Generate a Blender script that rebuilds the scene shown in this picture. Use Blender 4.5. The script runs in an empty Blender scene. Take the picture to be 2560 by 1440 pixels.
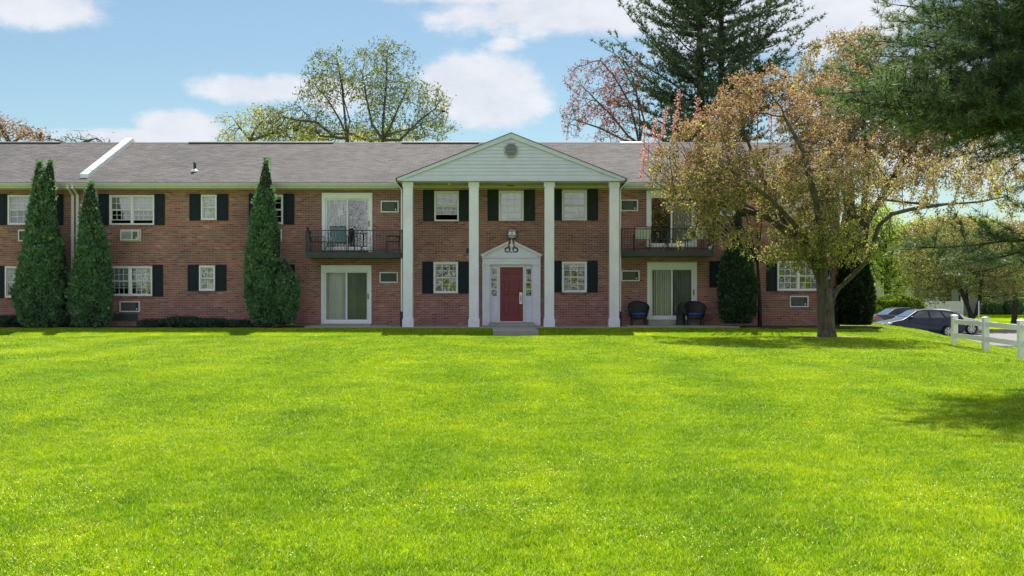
import bpy, math, random
import numpy as np
from mathutils import Vector, Matrix

R = math.radians
random.seed(7)
rng = np.random.default_rng(7)
scene = bpy.context.scene
COL = scene.collection

# ------------------------------------------------------------------ camera
HCAM, F, CX, CY, DW = 1.5, 2660.0, 1278.0, 716.0, 40.0
cam = bpy.data.cameras.new('camera')
cam.sensor_width = 36.0
cam.lens = 36.0 * F / 2560.0
cam.shift_x = (1280 - CX) / 2560.0
cam.shift_y = -(720 - CY) / 2560.0
cam.clip_start = 0.1
cam.clip_end = 3000
cam_o = bpy.data.objects.new('camera', cam)
cam_o.location = (0, 0, HCAM)
cam_o.rotation_euler = (R(90), 0, 0)
COL.objects.link(cam_o)
scene.camera = cam_o

# ------------------------------------------------------------------ world, sun, exposure
SUN_EL, SUN_ROT = 58.0, 2.0          # sun stands behind the building, high
SKY_STR = 0.051
world = bpy.data.worlds.new('World')
scene.world = world
world.use_nodes = True
nt = world.node_tree
nt.nodes.clear()


class NT:
    """tiny helper for node trees"""
    def __init__(s, tree): s.t = tree
    def n(s, typ, **kw):
        nd = s.t.nodes.new(typ)
        for k, v in kw.items():
            if k == 'inp':
                for a, b in v.items():
                    if hasattr(b, 'links') or isinstance(b, bpy.types.NodeSocket): s.t.links.new(b, nd.inputs[a])
                    else: nd.inputs[a].default_value = b
            else: setattr(nd, k, v)
        return nd
    def m(s, op, a, b=None, c=None, clamp=False):
        nd = s.t.nodes.new('ShaderNodeMath'); nd.operation = op; nd.use_clamp = clamp
        for i, x in enumerate((a, b, c)):
            if x is None: continue
            if isinstance(x, bpy.types.NodeSocket): s.t.links.new(x, nd.inputs[i])
            else: nd.inputs[i].default_value = x
        return nd.outputs[0]
    def mix(s, fac, a, b, blend='MIX'):
        nd = s.t.nodes.new('ShaderNodeMix'); nd.data_type = 'RGBA'; nd.blend_type = blend
        for i, x in ((0, fac), (6, a), (7, b)):
            if isinstance(x, bpy.types.NodeSocket): s.t.links.new(x, nd.inputs[i])
            elif i == 0: nd.inputs[0].default_value = x
            else: nd.inputs[i].default_value = (*x[:3], 1)
        return nd.outputs[2]
    def ramp(s, fac, stops, interp='LINEAR'):
        nd = s.t.nodes.new('ShaderNodeValToRGB'); cr = nd.color_ramp; cr.interpolation = interp
        while len(cr.elements) < len(stops): cr.elements.new(0.5)
        for e, (p, c) in zip(cr.elements, stops):
            e.position = p
            e.color = (*c, 1) if isinstance(c, (tuple, list)) else (c, c, c, 1)
        s.t.links.new(fac, nd.inputs[0])
        return nd.outputs[0]
    def noise(s, scale, detail=3, rough=0.55, vec=None, dim='3D'):
        nd = s.t.nodes.new('ShaderNodeTexNoise'); nd.noise_dimensions = dim
        nd.inputs['Scale'].default_value = scale; nd.inputs['Detail'].default_value = detail
        nd.inputs['Roughness'].default_value = rough
        if vec is not None: s.t.links.new(vec, nd.inputs['Vector'])
        return nd.outputs[0]
    def link(s, a, b): s.t.links.new(a, b)


w = NT(nt)
sky = w.n('ShaderNodeTexSky', sky_type='NISHITA', sun_disc=False)
sky.sun_elevation = R(SUN_EL); sky.sun_rotation = R(SUN_ROT)
sky.air_density = 1.0; sky.dust_density = 0.6; sky.ozone_density = 1.6
tc = w.n('ShaderNodeTexCoord')
sep = w.n('ShaderNodeSeparateXYZ'); w.link(tc.outputs['Generated'], sep.inputs[0])
dx, dy, dz = sep.outputs
hor = w.m('SQRT', w.m('ADD', w.m('MULTIPLY', dx, dx), w.m('MULTIPLY', dy, dy)))
az = w.m('ARCTAN2', dx, dy)                       # azimuth from +Y
el = w.m('ARCTAN2', dz, hor)
cmb = w.n('ShaderNodeCombineXYZ'); w.link(az, cmb.inputs[0]); w.link(w.m('MULTIPLY', el, 1.7), cmb.inputs[1])
n1 = w.noise(10.0, 10, 0.64, cmb.outputs[0])
n2 = w.noise(2.6, 6, 0.55, cmb.outputs[0])
def cloud(px, py, rx, ry, gain=1.0, flat=0.0):
    """a cumulus at the azimuth / elevation seen towards that part of the sky"""
    a0 = math.atan2(px - CX, F); e0 = math.atan2(CY - py, math.hypot(F, px - CX))
    ra, re = rx / F, ry / F
    u = w.m('DIVIDE', w.m('SUBTRACT', az, a0), ra)
    v = w.m('DIVIDE', w.m('SUBTRACT', el, e0), re)
    if flat:
        v = w.m('MULTIPLY', v, w.m('ADD', 1.0, w.m('MULTIPLY', w.m('LESS_THAN', v, 0.0), flat)))
    d = w.m('SQRT', w.m('ADD', w.m('MULTIPLY', u, u), w.m('MULTIPLY', v, v)))
    return w.m('MULTIPLY', w.m('SUBTRACT', 1.0, d), gain)
blobs = [cloud(75, 5, 240, 62), cloud(1230, 250, 165, 130, 1.25, .5), cloud(1140, 205, 115, 85, 1.15), cloud(1290, 230, 80, 60, .9),
         cloud(450, 325, 130, 62, 1.15, .4), cloud(330, 345, 170, 32, .8), cloud(650, 225, 200, 46, .85),
         cloud(1500, 30, 560, 75, .95), cloud(1290, 40, 330, 40, .8), cloud(1960, 70, 380, 110, .9), cloud(1260, 110, 60, 26, .5),
         cloud(2420, 300, 520, 190, .7), cloud(820, 240, 120, 50, .7),
         cloud(1250, -10, 460, 34, .8)]
acc = blobs[0]
for b in blobs[1:]: acc = w.m('MAXIMUM', acc, b)
edge = w.m('MULTIPLY', w.m('SUBTRACT', n1, 0.5), 1.6)
local = w.m('ADD', acc, edge)
mask_local = w.ramp(local, [(0.0, 0.0), (0.46, 1.0)], 'EASE')
# wide cloud cover added outside the view to fill the shaded wall
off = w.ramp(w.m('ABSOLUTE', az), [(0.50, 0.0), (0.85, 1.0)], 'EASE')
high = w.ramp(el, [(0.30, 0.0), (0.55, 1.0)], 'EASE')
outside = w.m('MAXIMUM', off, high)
mask_fill = w.m('MULTIPLY', w.ramp(n2, [(0.34, 0.0), (0.56, 1.0)], 'EASE'), w.m('MULTIPLY', outside, 0.88))
mask = w.m('MULTIPLY', w.m('MAXIMUM', mask_local, mask_fill), w.m('GREATER_THAN', dz, 0.0))
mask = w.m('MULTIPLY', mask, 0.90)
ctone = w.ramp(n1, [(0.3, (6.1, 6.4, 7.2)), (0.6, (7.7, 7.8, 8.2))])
bluer = w.mix(1.0, sky.outputs[0], (0.86, 0.97, 0.93), 'MULTIPLY')
cloud_boost = w.m('ADD', 1.0, w.m('MULTIPLY', w.m('MULTIPLY', w.m('SUBTRACT', 1.0, dy), .5), .28))
ct2 = w.n('ShaderNodeVectorMath', operation='SCALE'); w.link(ctone, ct2.inputs[0]); w.link(cloud_boost, ct2.inputs['Scale'])   # unseen clouds away from the sun brightened as if front-lit, for more fill
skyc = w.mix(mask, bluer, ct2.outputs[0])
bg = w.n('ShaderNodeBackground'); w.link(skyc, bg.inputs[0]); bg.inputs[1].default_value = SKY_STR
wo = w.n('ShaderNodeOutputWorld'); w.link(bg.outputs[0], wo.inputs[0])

sun = bpy.data.lights.new('sun', 'SUN')
sun.energy = 5.0; sun.angle = R(0.6); sun.color = (1.0, 0.95, 0.86)
sun_o = bpy.data.objects.new('sun', sun)
sd = Vector((math.sin(R(SUN_ROT)) * math.cos(R(SUN_EL)), math.cos(R(SUN_ROT)) * math.cos(R(SUN_EL)), math.sin(R(SUN_EL))))
sun_o.rotation_euler = sd.to_track_quat('Z', 'Y').to_euler()
sun_o.location = (20, 60, 60)
COL.objects.link(sun_o)

vs = scene.view_settings
scene.display_settings.display_device = 'sRGB'
vs.view_transform = 'Standard'; vs.look = 'None'; vs.gamma = 1.0; vs.use_curve_mapping = False
vs.exposure = 1.2
scene.cycles.max_bounces = 8
scene.cycles.transparent_max_bounces = 24
scene.cycles.diffuse_bounces = 3
scene.cycles.use_denoising = True

# ------------------------------------------------------------------ mesh helpers
WL = {}


class MB:
    def __init__(s):
        s.v = []; s.f = []; s.mi = []; s.n = 0
    def add(s, vs, fs, mi=0):
        b = s.n
        s.v.extend(tuple(map(float, p)) for p in vs); s.n += len(vs)
        for f in fs: s.f.append(tuple(b + i for i in f)); s.mi.append(mi)
        return s
    def box(s, x0, x1, y0, y1, z0, z1, mi=0):
        return s.add([(x0, y0, z0), (x1, y0, z0), (x1, y1, z0), (x0, y1, z0), (x0, y0, z1), (x1, y0, z1), (x1, y1, z1), (x0, y1, z1)],
                     [(0, 3, 2, 1), (4, 5, 6, 7), (0, 1, 5, 4), (1, 2, 6, 5), (2, 3, 7, 6), (3, 0, 4, 7)], mi)
    def quad(s, a, b, c, d, mi=0): return s.add([a, b, c, d], [(0, 1, 2, 3)], mi)
    def prism(s, poly, a0, a1, axis='y', mi=0):
        """poly = list of (u,w); axis y: (u,?,w); axis x: (?,u,w); axis z: (u,w,?)"""
        n = len(poly)
        def P(u, v, a): return (u, a, v) if axis == 'y' else ((a, u, v) if axis == 'x' else (u, v, a))
        vs_ = [P(u, v, a0) for u, v in poly] + [P(u, v, a1) for u, v in poly]
        fs = [tuple(range(n)), tuple(range(2 * n - 1, n - 1, -1))] + [(i, i + n, (i + 1) % n + n, (i + 1) % n) for i in range(n)]
        return s.add(vs_, fs, mi)
    def tube(s, pts, rad, n=6, mi=0, cap=True):
        pts = [Vector(p) for p in pts]; k = len(pts)
        if not hasattr(rad, '__len__'): rad = [rad] * k
        vs_ = []
        for i, p in enumerate(pts):
            d = (pts[min(i + 1, k - 1)] - pts[max(i - 1, 0)]).normalized()
            ref = Vector((0, 0, 1)) if abs(d.z) < .9 else Vector((1, 0, 0))
            a = d.cross(ref).normalized(); b = d.cross(a)
            for j in range(n):
                t = 2 * math.pi * (j + .5) / n
                vs_.append(p + (a * math.cos(t) + b * math.sin(t)) * rad[i])
        fs = [(i * n + j, i * n + (j + 1) % n, (i + 1) * n + (j + 1) % n, (i + 1) * n + j) for i in range(k - 1) for j in range(n)]
        if cap: fs += [tuple(range(n))[::-1], tuple((k - 1) * n + j for j in range(n))]
        return s.add(vs_, fs, mi)
    def lathe(s, prof, c, n=12, mi=0, axis='z'):
        vs_ = []
        for r_, h in prof:
            for j in range(n):
                t = 2 * math.pi * j / n
                a, b = r_ * math.cos(t), r_ * math.sin(t)
                vs_.append((c[0] + a, c[1] + b, c[2] + h) if axis == 'z' else (c[0] + a, c[1] + h, c[2] + b))
        k = len(prof)
        fs = [(i * n + j, i * n + (j + 1) % n, (i + 1) * n + (j + 1) % n, (i + 1) * n + j) for i in range(k - 1) for j in range(n)]
        fs += [tuple(range(n))[::-1], tuple((k - 1) * n + j for j in range(n))]
        return s.add(vs_, fs, mi)
    def xf(s, M):
        s.v = [tuple(M @ Vector(p)) for p in s.v]; return s


def finish(me, mats, smooth):
    for m_ in (mats if isinstance(mats, (list, tuple)) else [mats]): me.materials.append(m_)
    me.polygons.foreach_set('use_smooth', [bool(smooth)] * len(me.polygons))
    me.update()


def link(o, parent=None, origin=(0, 0, 0)):
    COL.objects.link(o)
    WL[o.name] = Vector(origin)
    if parent is not None:
        o.parent = parent; o.location = Vector(origin) - WL[parent.name]
    else: o.location = origin
    return o


def B(name, mb, mats, parent=None, origin=None, smooth=False, bevel=0.0, label=None, cat=None, group=None, kind=None):
    if origin is None: origin = WL[parent.name] if parent is not None else (0, 0, 0)
    ox = Vector(origin)
    me = bpy.data.meshes.new(name)
    me.from_pydata([(p[0] - ox.x, p[1] - ox.y, p[2] - ox.z) for p in mb.v], [], mb.f)
    finish(me, mats, smooth)
    me.polygons.foreach_set('material_index', mb.mi)
    o = bpy.data.objects.new(name, me)
    link(o, parent, ox)
    if bevel:
        b = o.modifiers.new('bevel', 'BEVEL'); b.width = bevel; b.segments = 2; b.limit_method = 'ANGLE'; b.angle_limit = R(40)
    tag(o, label, cat, group, kind)
    return o


def NB(name, V, Fq, mats, parent=None, origin=(0, 0, 0), smooth=False, uniform=4, **kw):
    """numpy mesh: V (n,3), Fq (m,k) with k verts each"""
    me = bpy.data.meshes.new(name)
    V = np.asarray(V, dtype=np.float32) - np.array(origin, dtype=np.float32)
    groups = Fq if isinstance(Fq, list) else [Fq]
    idx = np.concatenate([g.reshape(-1) for g in groups]).astype(np.int32)
    cnt = np.concatenate([np.full(len(g), g.shape[1]) for g in groups]).astype(np.int32)
    me.vertices.add(len(V)); me.vertices.foreach_set('co', V.reshape(-1))
    me.loops.add(len(idx)); me.loops.foreach_set('vertex_index', idx)
    me.polygons.add(len(cnt))
    me.polygons.foreach_set('loop_start', np.concatenate([[0], np.cumsum(cnt)[:-1]]).astype(np.int32))
    me.polygons.foreach_set('loop_total', cnt)
    me.update(calc_edges=True)
    finish(me, mats, smooth)
    o = bpy.data.objects.new(name, me)
    link(o, parent, origin)
    tag(o, **kw)
    return o


def tag(o, label=None, cat=None, group=None, kind=None):
    if label: o['label'] = label
    if cat: o['category'] = cat
    if group: o['group'] = group
    if kind: o['kind'] = kind
    return o


def empty(name, loc, label=None, cat=None, group=None):
    o = bpy.data.objects.new(name, None); o.empty_display_size = .3
    link(o, None, loc); tag(o, label, cat, group)
    return o


def copy_tree(o, parent=None, loc=None, rz=None, scale=None, label=None):
    c = o.copy(); COL.objects.link(c)
    if parent is not None: c.parent = parent
    if loc is not None: c.location = loc
    if rz is not None: c.rotation_euler = (0, 0, rz)
    if scale is not None: c.scale = scale
    if label: c['label'] = label
    WL[c.name] = Vector(c.location)
    for ch in list(o.children): copy_tree(ch, c)
    return c


def wp(px, py, D=DW):
    """the point of the vertical plane y = D that the photograph shows at px, py"""
    return ((px - CX) * D / F, HCAM + (CY - py) * D / F)


# ------------------------------------------------------------------ materials
def mat(name, base, rough=0.7, var=0.0, vscale=8.0, bump=0.0, bscale=60.0, metal=0.0, spec=0.5, coat=0.0, dirt=0.0, stretch=None):
    m_ = bpy.data.materials.new(name); m_.use_nodes = True
    t = NT(m_.node_tree); bs = m_.node_tree.nodes['Principled BSDF']
    bs.inputs['Roughness'].default_value = rough; bs.inputs['Metallic'].default_value = metal
    bs.inputs['Specular IOR Level'].default_value = spec
    bs.inputs['Coat Weight'].default_value = coat
    geo = t.n('ShaderNodeNewGeometry')
    pos = geo.outputs['Position']
    if stretch:
        mp = t.n('ShaderNodeMapping'); t.link(pos, mp.inputs[0]); mp.inputs['Scale'].default_value = stretch; pos = mp.outputs[0]
    c = None
    if var:
        nz = t.noise(vscale, 5, .6, pos)
        lo = tuple(max(0, x * (1 - var)) for x in base); hi = tuple(min(1, x * (1 + var)) for x in base)
        c = t.ramp(nz, [(0.3, lo), (0.7, hi)])
    if dirt:
        nz = t.noise(1.7, 7, .65, pos)
        c = t.mix(t.ramp(nz, [(0.52, 0.0), (0.75, dirt)]), c if c is not None else base, tuple(x * .45 + .01 for x in base))
    if c is not None: t.link(c, bs.inputs['Base Color'])
    else: bs.inputs['Base Color'].default_value = (*base, 1)
    if bump:
        bn = t.n('ShaderNodeBump'); bn.inputs['Strength'].default_value = bump; bn.inputs['Distance'].default_value = .01
        t.link(t.noise(bscale, 3, .6, pos), bn.inputs['Height']); t.link(bn.outputs[0], bs.inputs['Normal'])
    return m_


def foliage(name, stops, trans=0.45, rough=.5, clump=0.0, clumps=1.5, gloss=0.06, hue2=None, lower=None, zband=(2.5, 6.5)):
    """leaf material: colour from a ramp picked per leaf, light passing through"""
    m_ = bpy.data.materials.new(name); m_.use_nodes = True
    t = NT(m_.node_tree); m_.node_tree.nodes.clear()
    geo = t.n('ShaderNodeNewGeometry')
    f = geo.outputs['Random Per Island']
    if clump:
        nz = t.noise(clumps, 3, .6, geo.outputs['Position'])
        f = t.m('ADD', t.m('MULTIPLY', f, 1 - clump), t.m('MULTIPLY', t.m('SUBTRACT', t.m('MULTIPLY', nz, 2.2), .6), clump), clamp=True)
    c = t.ramp(f, stops)
    if lower:      # older green leaves low in the crown, young bronze ones at the top
        sp_ = t.n('ShaderNodeSeparateXYZ'); t.link(geo.outputs['Position'], sp_.inputs[0])
        h_ = t.m('DIVIDE', t.m('SUBTRACT', sp_.outputs[2], zband[0]), zband[1] - zband[0])
        h_ = t.m('ADD', h_, t.m('MULTIPLY', t.m('SUBTRACT', t.noise(.8, 3, .6, geo.outputs['Position']), .5), 1.6), clamp=True)
        c = t.mix(h_, t.ramp(f, lower), c)
    d = t.n('ShaderNodeBsdfDiffuse'); t.link(c, d.inputs[0])
    tr = t.n('ShaderNodeBsdfTranslucent')
    c2 = t.mix(1.0, c, hue2 or (1.15, 1.1, .6), 'MULTIPLY'); t.link(c2, tr.inputs[0])
    mx = t.n('ShaderNodeMixShader'); mx.inputs[0].default_value = trans
    t.link(d.outputs[0], mx.inputs[1]); t.link(tr.outputs[0], mx.inputs[2])
    g = t.n('ShaderNodeBsdfGlossy'); g.inputs['Roughness'].default_value = rough
    mx2 = t.n('ShaderNodeMixShader'); mx2.inputs[0].default_value = gloss
    t.link(mx.outputs[0], mx2.inputs[1]); t.link(g.outputs[0], mx2.inputs[2])
    o = t.n('ShaderNodeOutputMaterial'); t.link(mx2.outputs[0], o.inputs[0])
    return m_


def glass_mat(name, tint=(.92, .95, .95), refl=0.9, wav=0.0, base_refl=0.1):
    m_ = bpy.data.materials.new(name); m_.use_nodes = True
    t = NT(m_.node_tree); m_.node_tree.nodes.clear()
    lw = t.n('ShaderNodeLayerWeight'); lw.inputs[0].default_value = 0.35
    gl = t.n('ShaderNodeBsdfGlossy'); gl.inputs['Roughness'].default_value = 0.015
    gl.inputs[0].default_value = (refl, refl, refl, 1)
    if wav:
        bn = t.n('ShaderNodeBump'); bn.inputs['Strength'].default_value = wav; bn.inputs['Distance'].default_value = .02
        geo = t.n('ShaderNodeNewGeometry')
        t.link(t.noise(2.2, 2, .5, geo.outputs['Position']), bn.inputs['Height'])
        t.link(bn.outputs[0], gl.inputs['Normal'])
    tr = t.n('ShaderNodeBsdfTransparent'); tr.inputs[0].default_value = (*tint, 1)
    mx = t.n('ShaderNodeMixShader')
    t.link(t.m('ADD', t.m('MULTIPLY', lw.outputs['Fresnel'], .8), base_refl, clamp=True), mx.inputs[0])
    t.link(tr.outputs[0], mx.inputs[1]); t.link(gl.outputs[0], mx.inputs[2])
    o = t.n('ShaderNodeOutputMaterial'); t.link(mx.outputs[0], o.inputs[0])
    return m_


M = {}
M['trim'] = mat('trim_paint', (.75, .73, .80), .45, .05, 3, .05, 40, dirt=.12)
M['white'] = mat('white_vinyl', (.81, .80, .88), .35, .04, 2, .0)
M['column'] = mat('column_paint', (.76, .74, .88), .5, .07, 1.5, .06, 30, dirt=.22)
M['siding'] = mat('siding_vinyl', (.61, .63, .79), .45, .05, 2.5, .05, 50, dirt=.12)
M['soffit'] = mat('soffit', (.55, .55, .46), .6, .06)
M['gutter'] = mat('gutter_metal', (.60, .60, .62), .4, .06, 4, dirt=.15)
M['downspout'] = mat('downspout_metal', (.80, .81, .82), .4, .05)
M['shutter'] = mat('shutter_vinyl', (.012, .020, .032), .55, .1, 6, spec=.2)
M['shutter_green'] = mat('shutter_vinyl_green', (.018, .028, .030), .55, .1, 6, spec=.2)
M['black'] = mat('black_metal', (.02, .025, .028), .5)
M['rail'] = mat('rail_paint', (.016, .022, .030), .5, .1)
M['slab_edge'] = mat('balcony_paint', (.038, .052, .058), .7, .15, 5, dirt=.3)
M['mortar'] = mat('mortar', (.52, .45, .41), .9, .12, 3, .3, 120, dirt=.1)
M['concrete'] = mat('concrete', (.33, .33, .31), .85, .12, 3, .3, 60, dirt=.35)
M['concrete_walk'] = mat('walk_concrete', (.30, .30, .29), .85, .12, 4, .3, 60, dirt=.3)
M['mulch'] = mat('mulch', (.035, .028, .022), .95, .5, 25, .8, 40)
M['soil'] = mat('bare_soil', (.20, .14, .085), .95, .35, 12, .6, 40)
M['asphalt'] = mat('asphalt', (.14, .135, .13), .9, .12, 2, .3, 200)
M['door'] = mat('door_paint', (.19, .024, .044), .38, .05, 3)
M['steel'] = mat('brushed_steel', (.72, .74, .74), .3, metal=.3)
M['interior'] = mat('interior', (.12, .12, .12), .9)
M['blind'] = mat('blind', (.72, .72, .70), .6, .06, 20)
M['shade'] = mat('roller_shade', (.62, .63, .62), .7, .04)
M['curtain'] = mat('curtain', (.50, .52, .54), .8, .1, 3, stretch=(14, 1, .4))
M['acgrille'] = mat('air_conditioner_grille', (.10, .115, .11), .6, .1, 10)
M['acdark'] = mat('air_conditioner_panel', (.045, .06, .055), .5, .1, 10)
M['ridge'] = mat('ridge_vent', (.035, .037, .042), .7)
M['metalcap'] = mat('parapet_metal', (.75, .78, .80), .35, .05, 3, metal=.25)
M['blue'] = mat('cushion_blue', (.01, .07, .30), .8, .15, 20)
M['wicker'] = mat('black_wicker', (.022, .022, .025), .6, .3, 60, .6, 120)
M['chairblue'] = mat('chair_fabric', (.15, .20, .33), .8, .1, 10)
M['wood'] = mat('weathered_wood', (.22, .17, .12), .8, .2, 8, stretch=(1, 1, 8))
M['glass'] = glass_mat('window_glass', wav=.12, base_refl=.17)
M['doorglass'] = glass_mat('patio_door_glass', wav=.10, base_refl=.0)
M['doorglass_upper'] = glass_mat('upper_patio_door_glass', wav=.12, base_refl=.24)
M['screen'] = glass_mat('patio_screen_glass', tint=(.45, .48, .50), wav=.1, base_refl=.0)


def brick_mat(name):
    m_ = bpy.data.materials.new(name); m_.use_nodes = True
    t = NT(m_.node_tree); bs = m_.node_tree.nodes['Principled BSDF']
    geo = t.n('ShaderNodeNewGeometry'); oi = t.n('ShaderNodeObjectInfo')
    f = t.m('FRACT', t.m('ADD', geo.outputs['Random Per Island'], oi.outputs['Random']))
    c = t.ramp(f, [(0.0, (.20, .090, .088)), (.18, (.335, .140, .125)), (.4, (.39, .165, .145)), (.62, (.31, .145, .140)), (.8, (.43, .205, .17)), (.93, (.23, .14, .145)), (1, (.47, .28, .24))])
    pos = geo.outputs['Position']
    grime = t.ramp(t.noise(.55, 6, .62, pos), [(.34, (.66, .66, .72)), (.62, (1.15, 1.12, 1.10))])
    c = t.mix(1.0, c, grime, 'MULTIPLY')
    mp = t.n('ShaderNodeMapping'); t.link(pos, mp.inputs[0]); mp.inputs['Scale'].default_value = (.35, 1, 1.6)
    green = t.ramp(t.noise(1.3, 4, .6, mp.outputs[0]), [(.6, 0.0), (.76, .55)])
    c = t.mix(green, c, (.20, .18, .16))
    fine = t.ramp(t.noise(55, 3, .6, pos), [(.3, (.85, .85, .85)), (.7, (1.1, 1.1, 1.1))])
    c = t.mix(1.0, c, fine, 'MULTIPLY')
    t.link(c, bs.inputs['Base Color']); bs.inputs['Roughness'].default_value = .85
    bs.inputs['Specular IOR Level'].default_value = .25
    bn = t.n('ShaderNodeBump'); bn.inputs['Strength'].default_value = .35; bn.inputs['Distance'].default_value = .005
    t.link(t.noise(90, 3, .6, pos), bn.inputs['Height']); t.link(bn.outputs[0], bs.inputs['Normal'])
    return m_
M['brick'] = brick_mat('brick')


def shingle_mat():
    m_ = bpy.data.materials.new('asphalt_shingle'); m_.use_nodes = True
    t = NT(m_.node_tree); bs = m_.node_tree.nodes['Principled BSDF']
    geo = t.n('ShaderNodeNewGeometry'); oi = t.n('ShaderNodeObjectInfo')
    f = t.m('FRACT', t.m('ADD', geo.outputs['Random Per Island'], oi.outputs['Random']))
    c = t.ramp(f, [(0, (.060, .059, .064)), (.5, (.080, .078, .084)), (1, (.100, .098, .102))])
    pos = geo.outputs['Position']
    st = t.ramp(t.noise(.35, 5, .6, pos), [(.35, (.86, .86, .88)), (.65, (1.12, 1.1, 1.08))])
    c = t.mix(1.0, c, st, 'MULTIPLY')
    g = t.ramp(t.noise(300, 2, .6, pos), [(.3, (.8, .8, .8)), (.75, (1.25, 1.22, 1.2))])
    c = t.mix(1.0, c, g, 'MULTIPLY')
    t.link(c, bs.inputs['Base Color']); bs.inputs['Roughness'].default_value = .9
    bs.inputs['Specular IOR Level'].default_value = .3
    return m_
M['shingle'] = shingle_mat()
M['underlay'] = mat('roof_underlay', (.20, .19, .19), .9, .2, 3)


def bark_mat(name, a, b_, sc=9):
    m_ = bpy.data.materials.new(name); m_.use_nodes = True
    t = NT(m_.node_tree); bs = m_.node_tree.nodes['Principled BSDF']
    geo = t.n('ShaderNodeNewGeometry')
    mp = t.n('ShaderNodeMapping'); t.link(geo.outputs['Position'], mp.inputs[0]); mp.inputs['Scale'].default_value = (1.6, 1.6, .35)
    nz = t.noise(sc, 6, .65, mp.outputs[0])
    t.link(t.ramp(nz, [(.32, a), (.68, b_)]), bs.inputs['Base Color'])
    bs.inputs['Roughness'].default_value = .9; bs.inputs['Specular IOR Level'].default_value = .2
    bn = t.n('ShaderNodeBump'); bn.inputs['Strength'].default_value = .9; bn.inputs['Distance'].default_value = .03
    t.link(nz, bn.inputs['Height']); t.link(bn.outputs[0], bs.inputs['Normal'])
    return m_
M['bark'] = bark_mat('crabapple_bark', (.045, .038, .030), (.16, .14, .11))
M['bark_dark'] = bark_mat('dark_bark', (.02, .018, .016), (.07, .062, .052))
M['bark_grey'] = bark_mat('grey_bark', (.05, .05, .05), (.13, .125, .12), 4)
# ------------------------------------------------------------------ ground
def sstep(a, b, x): 
    t = np.clip((x - a) / (b - a), 0, 1); return t * t * (3 - 2 * t)


def ground(x, y):
    x = np.asarray(x, dtype=float); y = np.asarray(y, dtype=float)
    z = -0.10 * (1 - sstep(34.6, 38.6, y))
    z = z - 0.09 * (sstep(34.35, 34.5, y) - sstep(35.55, 35.75, y)) * (x < 11)
    xe = x - 0.23 * np.clip(y - 30, -3, 16)
    zr = np.interp(xe, [10.5, 11.6, 12.4, 13.4, 14.1, 17, 22, 400], [0, -.01, -.10, -.24, -.42, -1.0, -1.2, -1.25])
    lot = sstep(43, 47, y) * sstep(12.6, 14.2, x)
    z = (z + zr) * (1 - lot) + lot * np.minimum(zr + z, -1.2)
    return z + sstep(60, 100, y) * sstep(12, 20, x) * .12


xs = np.concatenate([[-900, -400, -200, -100, -60, -40], np.arange(-30, 40.1, .5), [45, 60, 100, 200, 400, 900]])
ys = np.unique(np.concatenate([[-900, -400, -200, -100, -50, -20, -10], np.arange(-4, 70, .5), [34.35, 34.5, 35.55, 35.75, 75, 80, 90, 100, 120, 160, 250, 500, 900]]))
gx, gy = np.meshgrid(xs, ys)
gv = np.stack([gx, gy, ground(gx, gy)], -1).reshape(-1, 3)
nx = len(xs); ii, jj = np.meshgrid(np.arange(nx - 1), np.arange(len(ys) - 1))
a_ = (jj * nx + ii).reshape(-1)
gq = np.stack([a_, a_ + 1, a_ + 1 + nx, a_ + nx], -1)


def lawn_mat(name='lawn_turf', blade=False):
    m_ = bpy.data.materials.new(name); m_.use_nodes = True
    t = NT(m_.node_tree); m_.node_tree.nodes.clear()
    geo = t.n('ShaderNodeNewGeometry'); pos = geo.outputs['Position']
    big = t.noise(.55, 4, .6, pos); mid = t.noise(4.5, 5, .7, pos)
    mp = t.n('ShaderNodeMapping'); t.link(pos, mp.inputs[0]); mp.inputs['Scale'].default_value = (.5, .12, 1)
    stripe = t.noise(1.4, 2, .5, mp.outputs[0])
    f = t.m('ADD', t.m('ADD', t.m('MULTIPLY', big, .30), t.m('MULTIPLY', mid, .40)), t.m('MULTIPLY', stripe, .3))
    if blade:
        f = t.m('ADD', t.m('MULTIPLY', f, .74), t.m('MULTIPLY', geo.outputs['Random Per Island'], .26))
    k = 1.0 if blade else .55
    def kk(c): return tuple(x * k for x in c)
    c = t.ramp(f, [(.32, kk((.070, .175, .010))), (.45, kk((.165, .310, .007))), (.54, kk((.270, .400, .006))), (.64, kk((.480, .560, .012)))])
    if blade:
        pale_glint = t.ramp(geo.outputs['Random Per Island'], [(.925, 0.0), (.93, 1.0)], 'CONSTANT')  # pale blades: the grass's specular highlights put into the colour
        c = t.mix(pale_glint, c, (.52, .60, .22))
    d = t.n('ShaderNodeBsdfDiffuse'); t.link(c, d.inputs[0])
    out = t.n('ShaderNodeOutputMaterial')
    if blade:
        tr = t.n('ShaderNodeBsdfTranslucent'); t.link(t.mix(1.0, c, (1.12, 1.1, .8), 'MULTIPLY'), tr.inputs[0])
        mx = t.n('ShaderNodeMixShader'); mx.inputs[0].default_value = .45
        t.link(d.outputs[0], mx.inputs[1]); t.link(tr.outputs[0], mx.inputs[2])
        g = t.n('ShaderNodeBsdfGlossy'); g.inputs['Roughness'].default_value = .38
        mx2 = t.n('ShaderNodeMixShader'); mx2.inputs[0].default_value = .022
        t.link(mx.outputs[0], mx2.inputs[1]); t.link(g.outputs[0], mx2.inputs[2]); t.link(mx2.outputs[0], out.inputs[0])
    else:
        t.link(d.outputs[0], out.inputs[0])
    return m_
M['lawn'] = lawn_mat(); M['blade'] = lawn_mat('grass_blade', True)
NB('ground', gv, gq, M['lawn'], smooth=True, kind='structure')


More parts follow.
